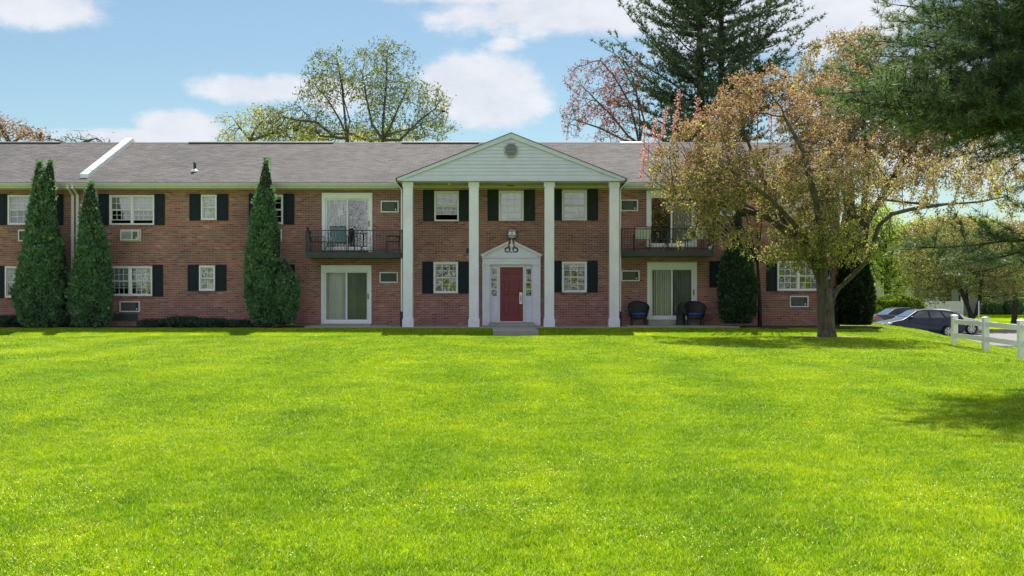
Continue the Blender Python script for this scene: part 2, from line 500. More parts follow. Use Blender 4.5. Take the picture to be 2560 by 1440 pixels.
def sheet(name, poly, mt, dz, label=None, step=.5, **kw):
    """a thin sheet following the ground inside an x-y rectangle"""
    x0, x1, y0, y1 = poly
    X = np.linspace(x0, x1, max(2, int((x1 - x0) / step) + 1)); Y = np.linspace(y0, y1, max(2, int((y1 - y0) / step) + 1))
    a, b = np.meshgrid(X, Y); z = ground(a, b) + dz
    V = np.stack([a, b, z], -1).reshape(-1, 3); n = len(X)
    i, j = np.meshgrid(np.arange(n - 1), np.arange(len(Y) - 1)); q = (j * n + i).reshape(-1)
    return NB(name, V, np.stack([q, q + 1, q + 1 + n, q + n], -1), mt, **kw)


# parking lot and drive
LZ = -1.19
lot = MB().prism([(14.0, 51.2), (20.9, 51.2), (21.3, 43.0), (20.6, 30.0), (21.5, 10), (29, 10), (30, 40), (60, 52), (60, 66), (14.0, 66)], LZ - .3, LZ, 'z')
B('parking_lot', lot, M['asphalt'], kind='structure')
kb = MB()
for (a, b) in (((20.9, 51.2), (21.3, 43.0)), ((21.3, 43.0), (20.6, 30.0)), ((20.6, 30), (21.5, 10)), ((14.0, 51.2), (20.9, 51.2))):
    d = Vector((b[0] - a[0], b[1] - a[1])).normalized(); nrm = Vector((-d.y, d.x)) * .16
    P = [(a[0], a[1]), (b[0], b[1]), (b[0] - nrm.x, b[1] - nrm.y), (a[0] - nrm.x, a[1] - nrm.y)]
    kb.prism(P, LZ - .2, LZ + .13, 'z')
B('kerb', kb, M['concrete'], kind='structure')

# walks, slabs, beds
B('entrance_walk', MB().prism([(-.68, 38.3), (.88, 38.3), (.92, 35.52), (-.60, 35.52)], -.2, .012, 'z'), M['concrete_walk'], kind='structure')
B('cross_walk', MB().box(-30, 10.9, 34.5, 35.5, -.4, -.185), M['concrete_walk'], kind='structure')
B('walk_edge', MB().box(-13.9, -13.1, 34.40, 34.52, -.3, -.085), M['concrete_walk'], kind='structure')
B('walk_edge', MB().box(-6.8, -6.2, 34.42, 34.52, -.3, -.09), M['concrete_walk'], kind='structure')
B('portico_slab', MB().box(-4.35, 4.2, 38.32, 39.99, -.2, .028), M['concrete'], kind='structure')
B('patio_slab', MB().box(-7.5, -4.36, 38.6, 39.985, -.2, .045), M['concrete'], kind='structure')
B('patio_slab', MB().box(4.21, 8.3, 38.6, 39.985, -.2, .06), M['concrete'], kind='structure')
sheet('planting_bed', (-30, -7.51, 38.2, 39.98), M['mulch'], .02, kind='structure')
sheet('planting_bed', (8.31, 13.6, 37.9, 39.98), M['mulch'], .02, kind='structure')

# ------------------------------------------------------------------ building
Y0 = DW
BXL, BXR = -30.0, 12.35
ZW = 5.17
bld = empty('apartment_building', (0, Y0, 0), 'long two storey red brick apartment building with white columned portico and dark shutters', 'apartment building')
openings = []   # x0,x1,z0,z1


def rect(px0, py0, px1, py1):
    x0, z1 = wp(px0, py0); x1, z0 = wp(px1, py1)
    return x0, x1, z0, z1


def quad_grid(mb, x0, x1, z0, z1, y, cut):
    """vertical wall face with rectangular holes"""
    X = sorted({x0, x1, *[c[0] for c in cut], *[c[1] for c in cut]}); Z = sorted({z0, z1, *[c[2] for c in cut], *[c[3] for c in cut]})
    for i in range(len(X) - 1):
        for j in range(len(Z) - 1):
            cx, cz = (X[i] + X[i + 1]) / 2, (Z[j] + Z[j + 1]) / 2
            if any(c[0] < cx < c[1] and c[2] < cz < c[3] for c in cut): continue
            mb.quad((X[i], y, Z[j]), (X[i + 1], y, Z[j]), (X[i + 1], y, Z[j + 1]), (X[i], y, Z[j + 1]))


pane_cache = {}
def pane(parent, x0, x1, z0, z1, y, mt, name='pane'):
    """a sheet of glass; alike panes share their mesh; each leans a hair its own way"""
    key = (round(x1 - x0, 3), round(z1 - z0, 3), mt.name)
    if key not in pane_cache:
        w_, h_ = (x1 - x0) / 2, (z1 - z0) / 2
        me = bpy.data.meshes.new('pane'); me.from_pydata([(-w_, 0, -h_), (w_, 0, -h_), (w_, 0, h_), (-w_, 0, h_)], [], [(0, 1, 2, 3)])
        me.materials.append(mt); pane_cache[key] = me
    o = bpy.data.objects.new(name, pane_cache[key])
    link(o, parent, ((x0 + x1) / 2, y, (z0 + z1) / 2))
    o.rotation_euler = (random.uniform(-.006, .006), 0, random.uniform(-.008, .008))
    return o


def sash(mb, x0, x1, z0, z1, y0, y1, t):
    mb.box(x0, x1, y0, y1, z0, z0 + t); mb.box(x0, x1, y0, y1, z1 - t, z1)
    mb.box(x0, x0 + t, y0, y1, z0 + t, z1 - t); mb.box(x1 - t, x1, y0, y1, z0 + t, z1 - t)


def window(r, bays=1, cols=3, rows=2, style='shade', single=False, shutters=(), smat='shutter', shz=None, open_gap=0.0):
    x0, x1, z0, z1 = r
    openings.append(r)
    e = bpy.data.objects.new('window', None); link(e, bld, ((x0 + x1) / 2, Y0, z0))
    fr = MB(); t = .055
    sash(fr, x0, x1, z0, z1, Y0 - .035, Y0 + .10, t)
    xi0, xi1, zi0, zi1 = x0 + t, x1 - t, z0 + t, z1 - t
    mull = .085
    bw = (xi1 - xi0 - mull * (bays - 1)) / bays
    for b in range(bays - 1):
        fr.box(xi0 + (b + 1) * bw + b * mull, xi0 + (b + 1) * (bw + mull), Y0 - .03, Y0 + .10, zi0, zi1)
    B('frame', fr, M['white'], e, bevel=.004)
    mu = MB(); s = .028
    for b in range(bays):
        bx0 = xi0 + b * (bw + mull); bx1 = bx0 + bw
        zm = (zi0 + zi1) / 2
        halves = [(zi0, zi1, 2 * rows, Y0 + .03)] if single else [(zi0, zm, rows, Y0 + .045), (zm, zi1, rows, Y0 + .015)]
        for k, (a, c, nr, y) in enumerate(halves):
            if open_gap and k == 0: a, c = a + open_gap, c + open_gap * .0 + .0
            sash(mu, bx0, bx1, a, c, y, y + .028, s)
            gw, gh = (bx1 - bx0 - 2 * s), (c - a - 2 * s)
            for i in range(1, cols): mu.box(bx0 + s + gw * i / cols - .008, bx0 + s + gw * i / cols + .008, y + .008, y + .020, a + s, c - s)
            for j in range(1, nr): mu.box(bx0 + s, bx1 - s, y + .009, y + .019, a + s + gh * j / nr - .008, a + s + gh * j / nr + .008)
            for i in range(cols):
                for j in range(nr):
                    pane(e, bx0 + s + gw * i / cols + .008, bx0 + s + gw * (i + 1) / cols - .008, a + s + gh * j / nr + .008, a + s + gh * (j + 1) / nr - .008, y + .014, M['glass'])
        hgt = zi1 - zi0
        lo = {'shade': zi0, 'half': zi0 + hgt * .48, 'blind': zi0, 'none': zi1 - .12, 'third': zi0 + hgt * .30}[style]
        bl = MB()
        if style in ('half', 'blind', 'third'):
            k = int((zi1 - lo) / .045)
            for q in range(k):
                zz = zi1 - .02 - q * .045
                bl.quad((bx0 + .01, Y0 + .10, zz - .04), (bx1 - .01, Y0 + .10, zz - .04), (bx1 - .01, Y0 + .125, zz), (bx0 + .01, Y0 + .125, zz))
            B('blind', bl, M['blind'], e)
        else:
            bl.box(bx0 + .01, bx1 - .01, Y0 + .11, Y0 + .113, lo, zi1)
            B('shade', bl, M['shade'], e)
    B('muntins', mu, M['white'], e)
    # rowlock brick sill
    sl = MB(); n_ = int(round((x1 - x0 + .1) / .075)); st_ = (x1 - x0 + .1) / n_
    for i in range(n_):
        xx = x0 - .05 + i * st_
        sl.add([(xx + .004, Y0 - .03, z0 - .085), (xx + st_ - .004, Y0 - .03, z0 - .085), (xx + st_ - .004, Y0 - .03, z0 - .012), (xx + .004, Y0 - .03, z0 - .012),
                (xx + .004, Y0 + .02, z0 - .085), (xx + st_ - .004, Y0 + .02, z0 - .085), (xx + st_ - .004, Y0 + .02, z0 - .002), (xx + .004, Y0 + .02, z0 - .002)],
               [(0, 1, 2, 3), (3, 2, 6, 7), (0, 4, 5, 1), (1, 5, 6, 2), (0, 3, 7, 4)])
    B('sill', sl, M['brick'], e)
    for (sx0, sx1) in shutters:
        a0, a1 = (sx0 - CX) * DW / F, (sx1 - CX) * DW / F
        zb, zt = shz if shz else (z0 - .01, z1 + .03)
        sh = MB(); y0, y1 = Y0 - .04, Y0 - .004
        fr_ = .055
        sh.box(a0, a1, y0 + .016, y1, zb, zt)
        sash(sh, a0, a1, zb, zt, y0, y0 + .017, fr_)
        zc = zb + (zt - zb) * .53
        sh.box(a0 + fr_, a1 - fr_, y0, y0 + .017, zc - .03, zc + .03)
        for (p0, p1) in ((zb + fr_ + .03, zc - .06), (zc + .06, zt - fr_ - .03)):
            sh.box(a0 + fr_ + .03, a1 - fr_ - .03, y0 + .006, y0 + .0165, p0, p1)
        B('shutter', sh, M[smat], e, bevel=.003)
    return e


def hz(p0, p1): return (HCAM + (CY - p1) * DW / F, HCAM + (CY - p0) * DW / F)
S = window
# left wing, both storeys
S(rect(20, 488, 138, 562), 2, 3, 2, 'half', shutters=((-9, 18), (140, 159)), shz=hz(485, 563))
S(rect(274, 488, 386, 562), 2, 4, 2, 'half', shutters=((247, 272), (387, 412)), shz=hz(485, 563), open_gap=.12)
S(rect(503, 487, 542, 550), 1, 2, 2, 'shade', shutters=((474, 502), (543, 571)), shz=hz(485, 551))
S(rect(651, 487, 708, 561), 1, 3, 2, 'none', shutters=((622, 650), (709, 736)), shz=hz(484, 561))
S(rect(13, 666, 126, 744), 2, 3, 2, 'blind', shutters=((-16, 11), (127, 145)), shz=hz(664, 745))
S(rect(268, 666, 381, 740), 2, 4, 2, 'third', shutters=((241, 267), (382, 408)), shz=hz(662, 741))
S(rect(498, 665, 538, 727), 1, 2, 2, 'shade', shutters=((470, 497), (539, 566)), shz=hz(662, 727))
S(rect(648, 663, 705, 738), 1, 3, 2, 'shade', shutters=((619, 647), (706, 737)), shz=hz(661, 739))
# portico
S(rect(1086, 478, 1147, 553), 1, 3, 2, 'half', shutters=((1058, 1085), (1148, 1174)), smat='shutter_green', shz=hz(475, 553), open_gap=.19)
S(rect(1247, 477, 1309, 552), 1, 3, 2, 'shade', single=True, shutters=((1219, 1246), (1310, 1337)), smat='shutter_green', shz=hz(474, 552))
S(rect(1405, 476, 1467, 551), 1, 3, 2, 'blind', shutters=((1377, 1404), (1468, 1495)), smat='shutter_green', shz=hz(473, 551))
S(rect(1084, 656, 1145, 733), 1, 3, 2, 'none', shutters=((1056, 1083), (1146, 1173)), shz=hz(654, 734))
S(rect(1405, 655, 1467, 731), 1, 3, 2, 'none', shutters=((1377, 1404), (1468, 1494)), shz=hz(652, 731))
# right wing
S(rect(1799, 478, 1838, 540), 1, 2, 2, 'shade', shutters=((1771, 1798), (1839, 1866)), shz=hz(476, 541))
S(rect(1943, 476, 2048, 550), 2, 3, 2, 'blind', shutters=((1916, 1942), (2049, 2075)), shz=hz(474, 551))
S(rect(1801, 656, 1840, 717), 1, 2, 2, 'shade', shutters=((1773, 1800), (1841, 1868)), shz=hz(653, 718))
S(rect(1943, 653, 2048, 727), 2, 3, 2, 'none', shutters=((1916, 1942), (2049, 2075)), shz=hz(652, 728))


def slider(r, left='blinds', right='blinds', upper=False):
    x0, x1, z0, z1 = r
    openings.append((x0, x1, z0, z1))
    e = bpy.data.objects.new('patio_door', None); link(e, bld, ((x0 + x1) / 2, Y0, z0))
    t, th = .13, .22
    fr = MB()
    fr.box(x0, x1, Y0 - .05, Y0 + .11, z1 - th, z1); fr.box(x0, x0 + t, Y0 - .045, Y0 + .11, z0, z1 - th)
    fr.box(x1 - t, x1, Y0 - .045, Y0 + .11, z0, z1 - th); fr.box(x0 + t, x1 - t, Y0 - .04, Y0 + .11, z0, z0 + .09)
    fr.box(x0 + .02, x1 - .02, Y0 - .062, Y0 - .05, z1 - .035, z1 - .003)
    B('frame', fr, M['white'], e, bevel=.004)
    xm = (x0 + x1) / 2
    for k, (a, b, y) in enumerate(((x0 + t, xm + .03, Y0 + .02), (xm - .03, x1 - t, Y0 + .06))):
        zz0, zz1 = z0 + .09, z1 - th
        sm = MB(); sash(sm, a, b, zz0, zz1, y, y + .035, .06)
        B('sash', sm, M['white'], e, bevel=.003)
        pane(e, a + .055, b - .055, zz0 + .055, zz1 - .055, y + .02, M['doorglass_upper'] if upper else (M['screen'] if k else M['doorglass']))
        mode = left if k == 0 else right
        if mode == 'blinds':
            n_ = int((b - a - .05) / .085)
            for i in range(n_):
                xx = a + .05 + (b - a - .1) * (i + .5) / n_
                ang = R(random.uniform(22, 42)) if k == 0 else R(random.uniform(10, 34))
                dx_, dy_ = .042 * math.cos(ang), .042 * math.sin(ang)
                sl = MB().quad((xx - dx_, Y0 + .17 - dy_, zz0 + .03), (xx + dx_, Y0 + .17 + dy_, zz0 + .03), (xx + dx_, Y0 + .17 + dy_, zz1 - .02), (xx - dx_, Y0 + .17 - dy_, zz1 - .02))
                B('blind_slat', sl, M['blind'], e)
        elif mode == 'curtain':
            cu = MB(); n_ = 22
            P = [(a + (b - a) * i / n_, Y0 + .2 + .03 * math.sin(i * 1.9) * (1 + .4 * math.sin(i * .7))) for i in range(n_ + 1)]
            for i in range(n_): cu.quad((P[i][0], P[i][1], zz0), (P[i + 1][0], P[i + 1][1], zz0), (P[i + 1][0], P[i + 1][1], zz1), (P[i][0], P[i][1], zz1))
            B('curtain', cu, M['curtain'], e, smooth=True)
    hd = MB().box(x1 - t - .012, x1 - t + .02, Y0 - .075, Y0 - .046, z0 + .92, z0 + 1.12)
    B('handle', hd, M['black'], e)
    return e


slider(rect(805, 482, 931, 627), 'curtain', 'none', True)
slider(rect(803, 663, 929, 809), 'blinds', 'blinds')
slider(rect(1616, 476, 1742, 618), 'none', 'blinds', True)
slider(rect(1618, 656, 1742, 799), 'blinds', 'blinds')
dsx0, dsx1, dsz0, dsz1 = rect(803, 809, 929, 814)
B('door_step', MB().box(dsx0, dsx1, Y0 - .32, Y0 - .01, .046, dsz1), M['concrete'], bld)
dsx0, dsx1, dsz0, dsz1 = rect(1618, 799, 1742, 806)
B('door_step', MB().box(dsx0, dsx1, Y0 - .32, Y0 - .01, .061, dsz1), M['concrete'], bld)


def ac(r, style='grille'):
    x0, x1, z0, z1 = r
    e = bpy.data.objects.new('air_conditioner', None); link(e, bld, ((x0 + x1) / 2, Y0, z0))
    openings.append(r)
    d = .05 if style != 'unit' else .16
    fr = MB(); sash(fr, x0, x1, z0, z1, Y0 - .04, Y0 + .04, .045)
    B('frame', fr, M['trim'], e, bevel=.004)
    if style == 'dark':
        B('panel', MB().box(x0 + .045, x1 - .045, Y0, Y0 + .02, z0 + .045, z1 - .045), M['acdark'], e)
        return e
    xg = x1 - .17 if style != 'unit' else x0 + (x1 - x0) * .58
    if style == 'unit':
        B('casing', MB().box(x0 + .03, x1 - .03, Y0 - .17, Y0 - .041, z0 + .02, z1 - .02), M['gutter'], e, bevel=.01)
        yg = Y0 - .173
    else:
        B('backing', MB().box(x0 + .045, x1 - .045, Y0 + .012, Y0 + .03, z0 + .045, z1 - .045), M['acdark'], e)
        yg = Y0 - .012
    gr = MB()
    gx0, gx1 = x0 + .09, xg
    gr.box(gx0, gx1, yg, yg + .006, z0 + .07, z1 - .07)
    B('grille', gr, M['acgrille'], e)
    n_ = 6
    for i in range(n_):
        zz = z0 + .08 + (z1 - z0 - .16) * (i + .5) / n_
        B('louvre', MB().box(gx0 + .01, gx1 - .01, yg - .012, yg - .002, zz - .008, zz + .008), M['acgrille'] if style != 'unit' else M['gutter'], e)
    B('control_cover', MB().box(x1 - .14, x1 - .10, yg - .014, yg + .02, z0 + .08, z0 + .14), M['white'], e)
    if style == 'unit':
        gd = MB().box(xg + .06, x1 - .08, yg - .004, yg + .006, z0 + .07, z1 - .07)
        B('vent_panel', gd, M['acgrille'], e)
    return e


ac(rect(302, 575, 353, 603), 'unit'); ac(rect(299, 753, 350, 780)); ac(rect(46, 575, 97, 603)); ac(rect(655, 573, 705, 603))
ac(rect(952, 502, 997, 531)); ac(rect(949, 680, 995, 707), 'dark'); ac(rect(1551, 499, 1595, 528)); ac(rect(1553, 676, 1599, 703))
ac(rect(1974, 740, 2021, 768)); ac(rect(1974, 563, 2021, 590)); ac(rect(42, 752, 93, 780))

# entrance (hole behind the surround)
ent = rect(1212, 668, 1346, 806)
openings.append(ent)

# --- wall: mortar bed, then every brick
wall = MB()
quad_grid(wall, BXL, BXR, -.2, ZW, Y0 + .005, openings)
for (x0, x1, z0, z1) in openings:      # reveals
    y0, y1 = Y0 + .005, Y0 + .13
    wall.quad((x0, y0, z0), (x0, y1, z0), (x0, y1, z1), (x0, y0, z1)); wall.quad((x1, y0, z0), (x1, y0, z1), (x1, y1, z1), (x1, y1, z0))
    wall.quad((x0, y0, z1), (x0, y1, z1), (x1, y1, z1), (x1, y0, z1)); wall.quad((x0, y0, z0), (x1, y0, z0), (x1, y1, z0), (x0, y1, z0))
wall_o = B('wall', wall, M['mortar'], bld)
BP, BC, BL, BH, BD = .2125, .0677, .203, .0572, .010
bv, bf, singles = [], [], []
nrow = int((ZW) / BC)
ops = np.array(openings)
for j in range(-1, nrow + 1):
    z0 = j * BC; zc = z0 + BH / 2
    if z0 + BH > ZW + .01: break
    cuts = [(o[0], o[1]) for o in openings if o[2] - .006 < z0 + BH and z0 < o[3] + .0 and o[2] < zc < o[3]]
    k0 = int(BXL / BP) - 1; k1 = int(BXR / BP) + 2
    for k in range(k0, k1):
        a = k * BP + (BP / 2 if j % 2 else 0); b = a + BL
        a, b = max(a, BXL), min(b, BXR)
        if b - a < .02: continue
        parts = [(a, b)]
        for (c0, c1) in cuts:
            nx_ = []
            for (p, q) in parts:
                if c1 <= p or c0 >= q: nx_.append((p, q)); continue
                if c0 - p > .02: nx_.append((p, c0))
                if q - c1 > .02: nx_.append((c1, q))
            parts = nx_
        for (p, q) in parts:
            prd = Y0 - random.uniform(0, .004)
            if q - p > .2: singles.append((p, z0, abs(p + .1) * 1.0 + abs(zc - 2.6) * .6))
            bv.append((p, q, prd, z0))
# the 300 whole bricks nearest the portico's middle are objects of their own
order = sorted(range(len(singles)), key=lambda i: singles[i][2])
def near_door(s): return True
chosen = {(round(singles[i][0], 4), round(singles[i][1], 4)) for i in order[:300]}
me_b = bpy.data.meshes.new('brick')
me_b.from_pydata([(0, 0, 0), (BL, 0, 0), (BL, 0, BH), (0, 0, BH), (0, BD, 0), (BL, BD, 0), (BL, BD, BH), (0, BD, BH)], [],
                 [(0, 1, 2, 3), (3, 2, 6, 7), (0, 4, 5, 1), (1, 5, 6, 2), (0, 3, 7, 4), (4, 7, 6, 5)])
me_b.materials.append(M['brick'])
rest = []
for (p, q, y, z0) in bv:
    if q - p > .2 and (round(p, 4), round(z0, 4)) in chosen:
        o = bpy.data.objects.new('brick', me_b); COL.objects.link(o); o.parent = wall_o; o.location = (p, y - Y0, z0)
    else: rest.append((p, q, y, z0))
ra = np.array(rest)
n_ = len(ra)
V = np.empty((n_, 8, 3)); p, q, y, z = ra.T
V[:, [0, 3, 4, 7], 0] = p[:, None]; V[:, [1, 2, 5, 6], 0] = q[:, None]
V[:, :4, 1] = y[:, None]; V[:, 4:, 1] = y[:, None] + BD + .004
V[:, [0, 1, 4, 5], 2] = z[:, None]; V[:, [2, 3, 6, 7], 2] = z[:, None] + BH
fq = np.array([(0, 1, 2, 3), (3, 2, 6, 7), (0, 4, 5, 1), (1, 5, 6, 2), (0, 3, 7, 4)])
Fq = (np.arange(n_) * 8)[:, None, None] + fq[None]
NB('brickwork', V.reshape(-1, 3), Fq.reshape(-1, 4), M['brick'], wall_o, origin=WL[wall_o.name], kind='stuff')

# body behind the wall (side, back, floors)
YB = Y0 + 9.6
bd = MB()
bd.box(BXR - .25, BXR, Y0 + .012, YB, -1.3, ZW); bd.box(BXL, BXL + .25, Y0 + .012, YB, -.3, ZW); bd.box(BXL + .25, BXR - .25, YB - .25, YB, -1.3, ZW)
B('outer_wall', bd, M['brick'], bld)
B('interior_room', MB().box(BXL + .26, BXR - .26, Y0 + 2.5, Y0 + 2.6, -.1, ZW - .05).box(BXL + .26, BXR - .26, Y0 + .14, Y0 + 2.5, 2.5, 2.68).box(BXL + .26, BXR - .26, Y0 + .14, Y0 + 2.5, -.1, .02)
  .box(BXL + .26, BXR - .26, Y0 + .14, YB - .3, ZW - .1, ZW - .04), M['interior'], bld)

# --- main roof
ZE, YE, SL = 5.378, Y0 - .5, .417
RUN = 5.15
ZR = ZE + RUN * SL; YR = YE + RUN
rx0, rx1 = BXL - .2, BXR + .35
roof = MB()
th = .09
roof.prism([(YE, ZE), (YR, ZR), (2 * YR - YE, ZE), (2 * YR - YE, ZE - th), (YR, ZR - th), (YE, ZE - th)], rx0, rx1, 'x')
roof_o = B('roof', roof, M['underlay'], bld)
for xx in (BXR - .2, BXL + .01):
    B('gable_wall', MB().prism([(Y0 + .02, ZW), (YB, ZW), (YR, ZR - th - .02)], xx, xx + .19, 'x'), M['siding'], bld)
# shingles
sv, sf = [], []
ex, tw = .142, .3048
rows = int(math.hypot(RUN, RUN * SL) / ex) + 1
cs, sn = math.cos(math.atan(SL)), math.sin(math.atan(SL))
PX, PZ = 4.12, 5.40    # portico eave tip
pedslope = (7.03 - 5.40) / 4.11
sh_list = []
for j in range(rows):
    s0 = j * ex - .03; s1 = min(s0 + ex + .02, RUN / cs)
    if s0 > RUN / cs - .03: break
    ya, za = YE + s0 * cs, ZE + s0 * sn; yb, zb = YE + s1 * cs, ZE + s1 * sn
    off_ = (j % 2) * tw / 2 + (j % 5) * .004
    for k in range(int((rx1 - rx0) / tw) + 2):
        a = rx0 + k * tw - off_; b = a + tw - .010
        a, b = max(a, rx0), min(b, rx1)
        if b - a < .02: continue
        # leave out what lies under the portico roof
        zp = 7.03 + .02 - pedslope * abs((a + b) / 2)
        if zp > zb + .02: continue
        lift = .013 + random.uniform(-.001, .003)
        sh_list.append((a, b, ya, za, yb, zb, lift))
def shingle_geo(L):
    L = np.array(L); n = len(L); a, b, ya, za, yb, zb, lf = L.T
    V = np.empty((n, 6, 3)); o = .003
    V[:, 0] = np.stack([a, ya - sn * o, za + cs * o], -1); V[:, 1] = np.stack([b, ya - sn * o, za + cs * o], -1)
    V[:, 2] = np.stack([b, ya - sn * lf, za + cs * lf], -1); V[:, 3] = np.stack([a, ya - sn * lf, za + cs * lf], -1)
    V[:, 4] = np.stack([b, yb - sn * .004, zb + cs * .004], -1); V[:, 5] = np.stack([a, yb - sn * .004, zb + cs * .004], -1)
    Q = np.array([(0, 1, 2, 3), (3, 2, 4, 5)]); T = np.array([(0, 3, 5), (1, 4, 2)])
    base = (np.arange(n) * 6)[:, None, None]
    return V.reshape(-1, 3), [(base + Q).reshape(-1, 4), (base + T).reshape(-1, 3)]
own = [i for i, s_ in enumerate(sh_list) if s_[1] - s_[0] > .29 and -9.2 < s_[0] < -4.9 and s_[3] < ZE + .85]
own = own[:300]; ownset = set(own)
V_, F_ = shingle_geo([s_ for i, s_ in enumerate(sh_list) if i not in ownset])
NB('shingle_courses', V_, F_, M['shingle'], roof_o, origin=WL[roof_o.name], kind='stuff')
sm_cache = None
for i in own:
    s_ = sh_list[i]
    if sm_cache is None:
        V_, F_ = shingle_geo([(0, tw - .010, 0, 0, s_[4] - s_[2], s_[5] - s_[3], .014)])
        sm_cache = bpy.data.meshes.new('shingle'); sm_cache.from_pydata([tuple(p) for p in V_], [], [tuple(int(x) for x in r_) for g in F_ for r_ in g]); sm_cache.materials.append(M['shingle'])
    o = bpy.data.objects.new('shingle', sm_cache); COL.objects.link(o); o.parent = roof_o; o.location = (s_[0], s_[2] - Y0, s_[3])
# ridge: vents and caps
for (p0, p1) in ((-60, 155), (475, 835), (1005, 1197), (1550, 1606)):
    a, b = (p0 - CX) * YR / F, (p1 - CX) * YR / F
    B('ridge_vent', MB().prism([(YR - .2, ZR - .08), (YR - .2, ZR - .01), (YR - .16, ZR + .02), (YR, ZR + .055), (YR + .16, ZR + .02), (YR + .2, ZR - .08)], a, b, 'x'), M['ridge'] if p0 != 1550 else M['metalcap'], roof_o)
B('ridge_cap', MB().prism([(YR - .15, ZR - .045), (YR, ZR + .022), (YR + .15, ZR - .045)], rx0, rx1, 'x'), M['shingle'], roof_o)
# fire wall parapet running up the slope
pw = MB()
xa, xb = -16.17, -15.88
ys_, ye_ = YE + .42, YR
def rz(y): return ZE + (y - YE) * SL
pw.prism([(ys_, rz(ys_) - .02), (ys_, rz(ys_) + .17), (ye_, rz(ye_) + .20), (2 * YR - ys_, rz(ys_) + .17), (2 * YR - ys_, rz(ys_) - .02), (ye_, rz(ye_) - .05)], xa, xb, 'x')
par = B('parapet', pw, M['metalcap'], bld)
for i in range(6):
    y_ = ys_ + (ye_ - ys_) * (i + .5) / 6
    B('cap_seam', MB().prism([(y_ - .02, rz(y_) + .172), (y_ + .02, rz(y_) + .189), (y_ + .02, rz(y_) + .205), (y_ - .02, rz(y_) + .19)], xa - .012, xb + .012, 'x'), M['metalcap'], par)
# plumbing vent
vy, vx = 40.75, (487 - CX) * 40.75 / F
vp = MB().tube([(vx, vy, rz(vy) - .02), (vx, vy, rz(vy) + .38)], .055, 10)
vpo = B('vent_pipe', vp, M['black'], bld, smooth=True)
B('flashing', MB().lathe([(.16, -.03), (.13, .03), (.07, .09)], (vx, vy - .02, rz(vy)), 12), M['metalcap'], vpo, smooth=True)

# eaves: fascia, gutter, soffit
PXI = 4.2
for (a, b) in ((rx0, -PXI), (PXI, rx1)):
    B('soffit', MB().box(a, b, YE + .06, Y0 + .03, ZW - .012, ZW + .004), M['soffit'], bld)
    B('fascia', MB().box(a, b, YE + .035, YE + .06, ZW - .02, ZE - .045), M['gutter'], bld)
    B('frieze_board', MB().box(a, b, Y0 - .022, Y0 + .02, ZW - .045, ZW - .013), M['soffit'], bld)
    g = MB(); prof = [(YE + .034, ZE - .035), (YE - .085, ZE - .035), (YE - .095, ZE - .05), (YE - .085, ZE - .075), (YE - .06, ZE - .10), (YE - .045, ZE - .15), (YE + .034, ZE - .15)]
    g.prism(prof, a + .02, b - .02, 'x')
    B('gutter', g, M['gutter'], bld)


def downspout(x, y=Y0 - .05, ztop=ZW + .08, zb=.05, from_g=True, wid=.10, lower_black=False):
    d = MB()
    h = wid / 2
    path = [(x, YE - .03, ztop + .02), (x, YE - .02, ztop - .08), (x, y, ztop - .32), (x, y, zb + .2), (x, y, zb + .08)]
    if not lower_black: path.append((x, y - .16, zb))
    d.tube(path, h * 1.15, 8)
    o = B('downspout', d, M['downspout'], bld)
    for zz in (1.2, 3.4):
        B('strap', MB().box(x - h - .02, x + h + .02, y - h - .012, y + h, zz, zz + .03), M['downspout'], o)
    return o


downspout((183 - CX) * DW / F); downspout((195 - CX) * DW / F)

# --- portico
YC = 38.5         # front face of the columns
YF = 38.28        # plane of the pediment
ZF0, ZPK = 5.30, 7.03
HWX = 4.11
cw = .345
for pxc in (1019.5, 1184.5, 1373.5, 1536):
    xc = (pxc - CX) * YC / F
    e = bpy.data.objects.new('column', None); link(e, bld, (xc, YC + cw / 2, .028))
    h = cw / 2
    B('shaft', MB().box(xc - h, xc + h, YC, YC + cw, .34, 5.12), M['column'], e, bevel=.008)
    B('plinth', MB().box(xc - h - .028, xc + h + .028, YC - .028, YC + cw + .028, .029, .30).prism([(xc - h - .028, .30), (xc + h + .028, .30), (xc + h, .35), (xc - h, .35)], YC - .014, YC + cw + .014, 'y'), M['column'], e, bevel=.006)
    B('capital', MB().box(xc - h - .022, xc + h + .022, YC - .022, YC + cw + .022, 5.10, ZF0 - .015), M['column'], e, bevel=.006)
# beam, soffit and boards
B('portico_beam', MB().box(-HWX + .06, HWX - .06, YF + .03, YF + .18, ZF0, ZF0 + .09), M['siding'], bld)
B('portico_beam', MB().box(-HWX + .08, HWX - .08, YC + .02, YC + cw - .02, ZF0 - .012, ZF0 + .05), M['siding'], bld)
so = MB(); nb = 42
for i in range(nb):
    a = -HWX + .1 + (2 * HWX - .2) * i / nb; b = -HWX + .1 + (2 * HWX - .2) * (i + 1) / nb
    so.box(a + .004, b - .004, YF + .181, Y0 + .03, ZF0 - .0, ZF0 + .012)
B('portico_soffit', so, M['soffit'], bld)
B('soffit_backing', MB().box(-HWX + .08, HWX - .08, YF + .2, Y0 + .03, ZF0 + .014, ZF0 + .03), M['soffit'], bld)
B('portico_frieze', MB().box(-HWX + .1, HWX - .1, Y0 - .03, Y0 + .02, ZF0 - .11, ZF0 - .003), M['soffit'], bld)
B('upper_brick_strip', MB().box(-4.2, 4.2, Y0 + .008, Y0 + .1, ZW - .02, ZF0 + .2), M['brick'], bld)
